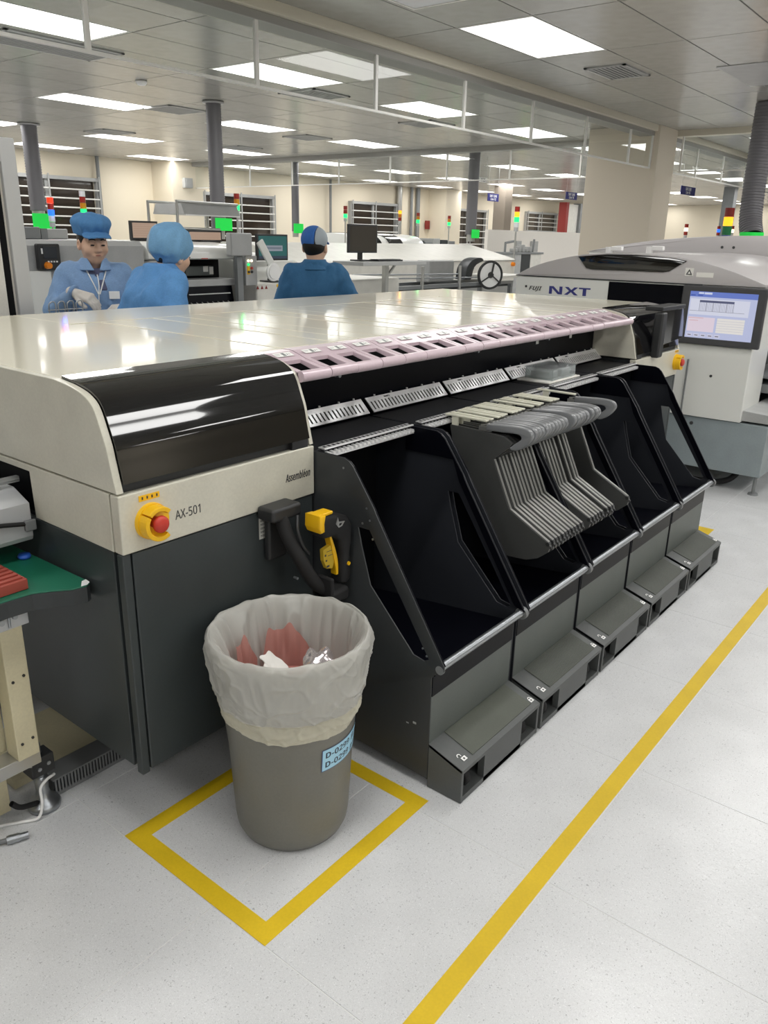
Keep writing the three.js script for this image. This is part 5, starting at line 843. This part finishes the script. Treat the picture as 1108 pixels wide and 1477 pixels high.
function person(spec) {
  const t = local('person', spec.label, 'person', spec.pos, spec.ry);
  const lean = spec.lean || 0, S = (p) => [p[0], p[1], p[2] + lean * Math.max(0, p[1] - 0.95)];           // lean: upper body carried forward
  const nk = S([0, 1.385, -0.01]), ch = S([0, 1.24, 0.0]), wa = S([0, 1.05, 0.0]), pe = [0, 0.9, 0], shl = S([-0.158, 1.35, -0.005]), shr = S([0.158, 1.35, -0.005]);
  const [eR, wR, hR] = spec.armR, [eL, wL, hL] = spec.armL, hc = S(spec.head || [0, 1.53, 0.02]);
  const legs = [[-1, 0.095], [1, 0.095]].map(([s, x]) => [[s * 0.09, 0.88, 0], [s * x, 0.48, 0.02], [s * (x + 0.005), 0.085, -0.02], [s * (x + 0.02), 0.03, 0.10]]);
  const torso = (x, y, z, o) => { let d = cap(x, y, z, [nk[0] - 0.12, nk[1] - 0.04, nk[2]], [nk[0] + 0.12, nk[1] - 0.04, nk[2]], 0.06 + o, 0.06 + o); d = smin(d, cap(x, y, z, [ch[0] - 0.075, ch[1], ch[2]], [ch[0] + 0.075, ch[1], ch[2]], 0.105 + o, 0.105 + o), 0.09); d = smin(d, cap(x, y, z, [wa[0] - 0.07, wa[1], wa[2]], [wa[0] + 0.07, wa[1], wa[2]], 0.095 + o, 0.095 + o), 0.1); return smin(d, cap(x, y, z, [-0.075, pe[1], 0], [0.075, pe[1], 0], 0.1 + o, 0.1 + o), 0.1); };
  const arms = (x, y, z, o) => Math.min(smin(cap(x, y, z, shl, eR, 0.052 + o, 0.042 + o), cap(x, y, z, eR, wR, 0.042 + o, 0.03 + o), 0.03), smin(cap(x, y, z, shr, eL, 0.052 + o, 0.042 + o), cap(x, y, z, eL, wL, 0.042 + o, 0.03 + o), 0.03));
  const legF = (x, y, z, o) => Math.min(...legs.map((l) => smin(cap(x, y, z, l[0], l[1], 0.078 + o, 0.055 + o), cap(x, y, z, l[1], l[2], 0.055 + o, 0.038 + o), 0.04)));
  // head in its own frame
  const hq = new THREE.Quaternion().setFromEuler(new THREE.Euler(spec.nod || 0, spec.turn || 0, spec.tilt || 0, 'YXZ')), hi = hq.clone().invert(), tmp = V(0, 0, 0);
  const hl = (x, y, z) => { tmp.set(x - hc[0], y - hc[1], z - hc[2]).applyQuaternion(hi); return tmp; };
  const headL = (x, y, z) => {
    let d = ell(x, y, z, [0, 0.025, -0.012], [0.074, 0.092, 0.092]); d = smin(d, ell(x, y, z, [0, -0.045, 0.022], [0.06, 0.068, 0.062]), 0.045); d = smin(d, ell(x, y, z, [0, -0.092, 0.042], [0.026, 0.02, 0.024]), 0.03);
    for (const s of [-1, 1]) { d = smin(d, ell(x, y, z, [s * 0.042, -0.028, 0.052], [0.026, 0.024, 0.026]), 0.025); d = -smin(-d, ell(x, y, z, [s * 0.031, 0.004, 0.092], [0.019, 0.013, 0.016]), 0.012); d = smin(d, ell(x, y, z, [s * 0.031, 0.003, 0.075], [0.014, 0.010, 0.010]), 0.008); d = Math.min(d, Math.max(ell(x, y, z, [s * 0.078, -0.012, -0.008], [0.012, 0.032, 0.02]), -ell(x, y, z, [s * 0.09, -0.01, -0.002], [0.012, 0.018, 0.01]))); d = smin(d, cap(x, y, z, [s * 0.016, 0.026, 0.082], [s * 0.045, 0.024, 0.068], 0.008, 0.007), 0.012); }
    d = smin(d, cap(x, y, z, [0, 0.012, 0.08], [0, -0.026, 0.096], 0.008, 0.012), 0.014); d = smin(d, cap(x, y, z, [-0.012, -0.03, 0.086], [0.012, -0.03, 0.086], 0.008, 0.008), 0.01); d = smin(d, cap(x, y, z, [-0.02, -0.058, 0.074], [0.02, -0.058, 0.074], 0.008, 0.008), 0.012); return d;
  };
  const headF = (x, y, z) => { const q = hl(x, y, z); return headL(q.x, q.y, q.z); };
  const neck = (x, y, z) => cap(x, y, z, [nk[0], nk[1] - 0.03, nk[2]], [hc[0], hc[1] - 0.05, hc[2] - 0.015], 0.056, 0.05);
  const R = 0.13;
  const parts = [surfaceNets((x, y, z) => smin(headF(x, y, z), neck(x, y, z), 0.03), [hc[0] - R, nk[1] - 0.03, hc[2] - R - 0.03], [hc[0] + R, hc[1] + R, hc[2] + R], 0.0042)];
  parts.push(surfaceNets((x, y, z) => Math.min(torso(x, y, z, -0.01), arms(x, y, z, -0.006), legF(x, y, z, -0.008)), [-0.5, 0.02, -0.35], [0.5, 1.44, 0.55], 0.02));
  // hands: palm, four fingers of different length, thumb from the side
  const hand = (w, h, side, o) => {
    const d = V(h[0] - w[0], h[1] - w[1], h[2] - w[2]).normalize(), up = V(...(spec.palmUp || [0, 1, 0])), n = up.clone().addScaledVector(d, -up.dot(d)).normalize(), b = d.clone().cross(n).multiplyScalar(side);
    const P = (a, c, e) => [w[0] + d.x * a + b.x * c + n.x * e, w[1] + d.y * a + b.y * c + n.y * e, w[2] + d.z * a + b.z * c + n.z * e], L = [];
    for (const c of [-0.026, -0.009, 0.009, 0.026]) L.push([P(0.01, c * 0.6, 0), P(0.085, c, 0.002), 0.016 + o, 0.013 + o]);
    [[-0.028, 0.068], [-0.0095, 0.078], [0.0095, 0.073], [0.028, 0.056]].forEach(([c, l], i) => { const k = 0.35 + 0.1 * i; const a = P(0.085, c, 0.002), m = P(0.085 + l * 0.45, c * 1.12, -0.012 - 0.006 * i), e = P(0.085 + l * 0.72, c * 1.15, -0.012 - l * k); L.push([a, m, 0.0098 + o, 0.009 + o], [m, e, 0.009 + o, 0.0078 + o]); });
    L.push([P(0.025, -0.028, -0.004), P(0.062, -0.052, -0.014), 0.0125 + o, 0.0105 + o], [P(0.062, -0.052, -0.014), P(0.09, -0.05, -0.028), 0.0105 + o, 0.0085 + o], [P(-0.03, 0, 0), P(0.02, 0, 0), 0.026 + o, 0.025 + o]);
    const fn = (x, y, z) => { let q = 1e9; L.forEach((s, i) => { const e = cap(x, y, z, s[0], s[1], s[2], s[3]); q = i < 4 ? smin(q, e, 0.012) : smin(q, e, 0.004); }); return q; };
    const all = L.flatMap((s) => [s[0], s[1]]); const lo = [0, 1, 2].map((i) => Math.min(...all.map((p) => p[i])) - 0.04), hi2 = [0, 1, 2].map((i) => Math.max(...all.map((p) => p[i])) + 0.04);
    return surfaceNets(fn, lo, hi2, 0.0035);
  };
  parts.push(hand(wR, hR, -1, 0), hand(wL, hL, 1, 0));
  mesh('body', parts, SKIN, t);
  if (spec.gloves) { mesh('glove', hand(wR, hR, -1, 0.0022), GLOVE, t, { label: 'pale cotton glove' }); mesh('glove', hand(wL, hL, 1, 0.0022), GLOVE, t, { label: 'pale cotton glove' }); }
  // jacket with folds, open collar
  const neckHole = (x, y, z) => cap(x, y, z, [nk[0], nk[1] - 0.05, nk[2] + 0.035], [hc[0], hc[1] + 0.05, hc[2] + 0.015], 0.058, 0.064);
  const jf = (x, y, z) => {
    const w = (vnoise(x * 26 + y * 8, y * 13, z * 26) - 0.5) * 0.018 + (vnoise(x * 60, y * 38 + x * 20, z * 60) - 0.5) * 0.006;
    let d = smin(torso(x, y, z, 0.012), arms(x, y, z, 0.014), 0.03); d = smin(d, cap(x, y, z, [nk[0], nk[1] - 0.02, nk[2] - 0.008], [nk[0], nk[1] + 0.05, nk[2] - 0.004], 0.09, 0.074), 0.03) + w;
    d = Math.max(d, 0.80 - y); d = Math.max(d, y - (nk[1] + 0.055)); d = Math.max(d, -neckHole(x, y, z));
    for (const [w2, h] of [[wR, hR], [wL, hL]]) { const nn = V(h[0] - w2[0], h[1] - w2[1], h[2] - w2[2]).normalize(), s = (x - w2[0]) * nn.x + (y - w2[1]) * nn.y + (z - w2[2]) * nn.z, r = Math.hypot(x - w2[0], y - w2[1], z - w2[2]); if (r < 0.09) d = Math.max(d, s + 0.008); }
    return d;
  };
  const jk = mesh('jacket', surfaceNets(jf, [-0.56, 0.76, -0.42], [0.56, nk[1] + 0.08, 0.66], 0.0105), spec.cloth, t, { label: spec.jacketLabel });
  const collar = surfaceNets((x, y, z) => { const a = Math.hypot((x - nk[0]) * 1.0, (z - nk[2] - 0.012) * 0.92), yy = y - nk[1], r = 0.070 + Math.max(0, 0.05 - yy) * 0.55; let d = Math.max(Math.abs(a - r) - 0.006, Math.abs(yy - 0.022) - 0.034); if (z > nk[2]) d = Math.max(d, 0.018 + yy * 0.45 - Math.abs(x - nk[0])); return d; }, [nk[0] - 0.14, nk[1] - 0.04, nk[2] - 0.12], [nk[0] + 0.14, nk[1] + 0.08, nk[2] + 0.15], 0.0045);
  mesh('collar', collar, spec.cloth, jk);
  const front = (x, y) => { let z = 0.4; for (let i = 0; i < 120 && jf(x, y, z) > 0.001; i++) z -= 0.0035; return z; };
  if (spec.zip) {
    const zp = []; for (let y = 1.02; y <= nk[1] - 0.03; y += 0.03) zp.push([0.004 * Math.sin(y * 30), y, front(0, y) + 0.003]); mesh('zip', tube(zp, 0.0035, 40, 6), M.white, jk);
    mesh('undershirt', surfaceNets((x, y, z) => Math.max(torso(x, y, z, 0.012), 1.26 - y, y - nk[1] + 0.0, Math.abs(x) - 0.055, -z), [-0.08, 1.2, -0.05], [0.08, 1.42, 0.2], 0.008), std(0x5b5f7c, 0.8), t);
    for (const s of [-1, 1]) { const q = []; for (let i = 0; i <= 8; i++) { const y = 1.24 + i * 0.018, x = s * (0.004 + i * 0.0068); q.push([x, y, front(x, y) + 0.004]); } mesh('lapel_edge', tube(q, 0.004, 20, 6), M.white, jk); }
    const bx = 0.085, by = 1.235; mesh('name_badge', bb(bx - 0.03, bx + 0.03, by - 0.022, by + 0.022, front(bx, by) + 0.001, front(bx, by) + 0.006), M.white, jk, { label: 'white name badge' });
  }
  mesh('trousers', surfaceNets((x, y, z) => Math.max(smin(legF(x, y, z, 0.012), cap(x, y, z, [-0.075, 0.9, 0], [0.075, 0.9, 0], 0.108, 0.108), 0.05), y - 0.93, 0.07 - y), [-0.3, 0.04, -0.25], [0.3, 1.0, 0.3], 0.016), TROUSER, t);
  for (const l of legs) mesh('shoe', surfaceNets((x, y, z) => Math.max(smin(cap(x, y, z, [l[2][0], 0.045, -0.05], [l[3][0], 0.035, 0.13], 0.044, 0.04), cap(x, y, z, l[2], [l[2][0], 0.05, -0.03], 0.046, 0.05), 0.03), 0.001 - y, y - 0.12), [l[2][0] - 0.1, -0.02, -0.16], [l[2][0] + 0.12, 0.15, 0.24], 0.009), SHOE, t);
  // hair, face details, cap in the head frame
  const hg = new THREE.Group();
  const place = (g) => g.applyQuaternion(hq).translate(...hc);
  mesh('hair', place(surfaceNets((x, y, z) => Math.max(ell(x, y, z, [0, 0.022, -0.02], [0.081, 0.098, 0.094]), z - 0.03 - (y - 0.02) * 0.7, -0.075 - y, Math.max(0, 0.0) + (y < -0.01 ? z - 0.0 - 0.01 : -1)), [-0.1, -0.1, -0.13], [0.1, 0.14, 0.1], 0.005)), HAIR, t);
  for (const s of [-1, 1]) { mesh('eyebrow', place(tube([[s * 0.014, 0.030, 0.0905], [s * 0.03, 0.034, 0.0865], [s * 0.048, 0.029, 0.076]], 0.0034, 10, 6)), HAIR, t); mesh('eye', place(new THREE.SphereGeometry(0.011, 14, 10).scale(1.15, 0.42, 0.5).translate(s * 0.031, 0.001, 0.0845)), EYE, t); }
  mesh('lips', place(tube([[-0.022, -0.058, 0.078], [0, -0.056, 0.0845], [0.022, -0.058, 0.078]], 0.0045, 12, 8)), LIP, t);
  for (const c of spec.caps) mesh(c.name, place(surfaceNets(c.fn, [-0.17, -0.07, -0.19], [0.17, 0.2, 0.21], 0.0055)), c.mat, t, { label: c.label });
  return t;
}
const clothTex = dataTex(256, (x, y, n) => { const v = 225 + 14 * ((x % 4 < 2) !== (y % 4 < 2) ? 1 : -1) * 0.5 + 14 * tile(x, y, n, 40, 31); return [v, v, v]; }, 6);
const cloth = (c) => std(c, 0.8, { map: clothTex });
const capBlue = cloth(0x5a95cf), pleat = (x, y, z, f, a) => (vnoise(x * f, y * f * 0.6, z * f) - 0.5) * a;
person({ label: 'person in light blue jacket and puffed blue peaked cap facing the aisle', pos: [2.77, 0, -4.43], ry: -0.46, head: [0.0, 1.525, 0.03], nod: 0.14, turn: 0.22, cloth: cloth(0x8fb2de), jacketLabel: 'light blue work jacket', zip: true, gloves: true, palmUp: [0.1, 0.8, 0.6],
  armR: [[-0.255, 1.14, 0.03], [-0.14, 1.255, 0.255], [-0.03, 1.215, 0.335]], armL: [[0.24, 1.13, 0.05], [0.135, 1.17, 0.26], [0.03, 1.16, 0.33]],
  caps: [{ name: 'cap', label: 'puffed blue cap', mat: capBlue, fn: (x, y, z) => Math.max(smin(ell(x, y, z, [0, 0.112, -0.02], [0.112, 0.056, 0.118]), ell(x, y, z, [0, 0.06, -0.03], [0.096, 0.07, 0.105]), 0.04) + pleat(x, y, z, 34, 0.014), 0.045 - y - z * 0.1) }, { name: 'cap_peak', label: 'blue cap peak', mat: capBlue, fn: (x, y, z) => { const yy = y - 0.078 + (z - 0.06) * 0.3 + x * x * 4; return Math.max(Math.abs(yy) - 0.005, ell(x, 0, z, [0, 0, 0.075], [0.082, 1, 0.072]), 0.05 - z); } }] });
person({ label: 'person seen from behind in bright blue jacket and pale blue hair net', pos: [2.47, 0, -3.66], ry: 1.5, lean: 0.46, head: [0.0, 1.485, 0.03], nod: 0.16, turn: 0.1, tilt: 0.1, cloth: cloth(0x64a0dd), jacketLabel: 'bright blue work jacket', gloves: true,
  armR: [[-0.25, 1.12, 0.10], [-0.16, 1.05, 0.33], [-0.10, 1.02, 0.43]], armL: [[0.25, 1.12, 0.10], [0.16, 1.05, 0.33], [0.10, 1.02, 0.43]],
  caps: [{ name: 'hair_net', label: 'pale blue puffed hair net', mat: cloth(0x7fb4e0), fn: (x, y, z) => Math.max(ell(x, y, z, [0, 0.05, -0.025], [0.112, 0.108, 0.125]) + pleat(x, y, z, 30, 0.02), -0.055 - y + z * 0.3, x - 0.025) }, { name: 'hair_net_mesh', label: 'grey mesh half of the hair net', mat: CAPMESH, fn: (x, y, z) => Math.max(ell(x, y, z, [0, 0.05, -0.025], [0.111, 0.107, 0.124]) + pleat(x, y, z, 30, 0.014), -0.055 - y + z * 0.3, 0.022 - x) }] });
person({ label: 'person seen from behind in dark blue jacket and blue cap near teal monitor', pos: [4.12, 0, -3.9], ry: 2.25, head: [0.0, 1.525, 0.02], turn: -0.25, cloth: cloth(0x3a74a2), jacketLabel: 'dark blue work jacket',
  armR: [[-0.275, 1.13, 0.02], [-0.20, 1.04, 0.24], [-0.15, 1.03, 0.34]], armL: [[0.25, 1.11, 0.03], [0.18, 1.04, 0.25], [0.13, 1.02, 0.34]],
  caps: [{ name: 'cap', label: 'blue cap crown', mat: cloth(0x3a75c8), fn: (x, y, z) => Math.max(ell(x, y, z, [0, 0.045, -0.018], [0.09, 0.088, 0.102]) + pleat(x, y, z, 22, 0.006), -0.018 - y + z * 0.25, -0.03 - x) }, { name: 'cap_mesh', label: 'grey mesh side of the cap', mat: CAPMESH, fn: (x, y, z) => Math.max(ell(x, y, z, [0, 0.045, -0.018], [0.0895, 0.0875, 0.1015]) + pleat(x, y, z, 22, 0.006), -0.018 - y + z * 0.25, x + 0.033) }, { name: 'cap_peak', label: 'blue cap peak', mat: cloth(0x3a75c8), fn: (x, y, z) => Math.max(Math.abs(y - 0.045 + (z - 0.07) * 0.35 + x * x * 4) - 0.004, ell(x, 0, z, [0, 0, 0.075], [0.074, 1, 0.075]), 0.05 - z) }] });
{ // steel tray racks beside the workers, just behind the placement machine
  const t = thing('wire_rack', 'low steel wire rack in front of the worker with light blue jacket', 'rack', [2.1, 0, -3.5]);
  mesh('shelf', bb(1.92, 2.12, 1.18, 1.2, -3.62, -3.42, 0.003), M.midGrey, t);
  mesh('wires', [0, 1, 2, 3].map((i) => tube([[1.93 + i * 0.045, 1.2, -3.48], [1.93 + i * 0.045, 1.28, -3.48], [1.955 + i * 0.045, 1.285, -3.48], [1.955 + i * 0.045, 1.2, -3.48]], 0.003, 20, 6)).concat([bar([1.92, 1.25, -3.48], [2.1, 1.25, -3.48], 0.003, 0.003, 6)]), M.steel, t);
  for (const [x, z] of [[1.94, -3.6], [2.1, -3.6], [1.94, -3.44], [2.1, -3.44]]) mesh('leg', beam([x, 0, z], [x, 1.18, z], 0.02, 0.02), M.midGrey, t);
}
renderer.render(scene, camera);
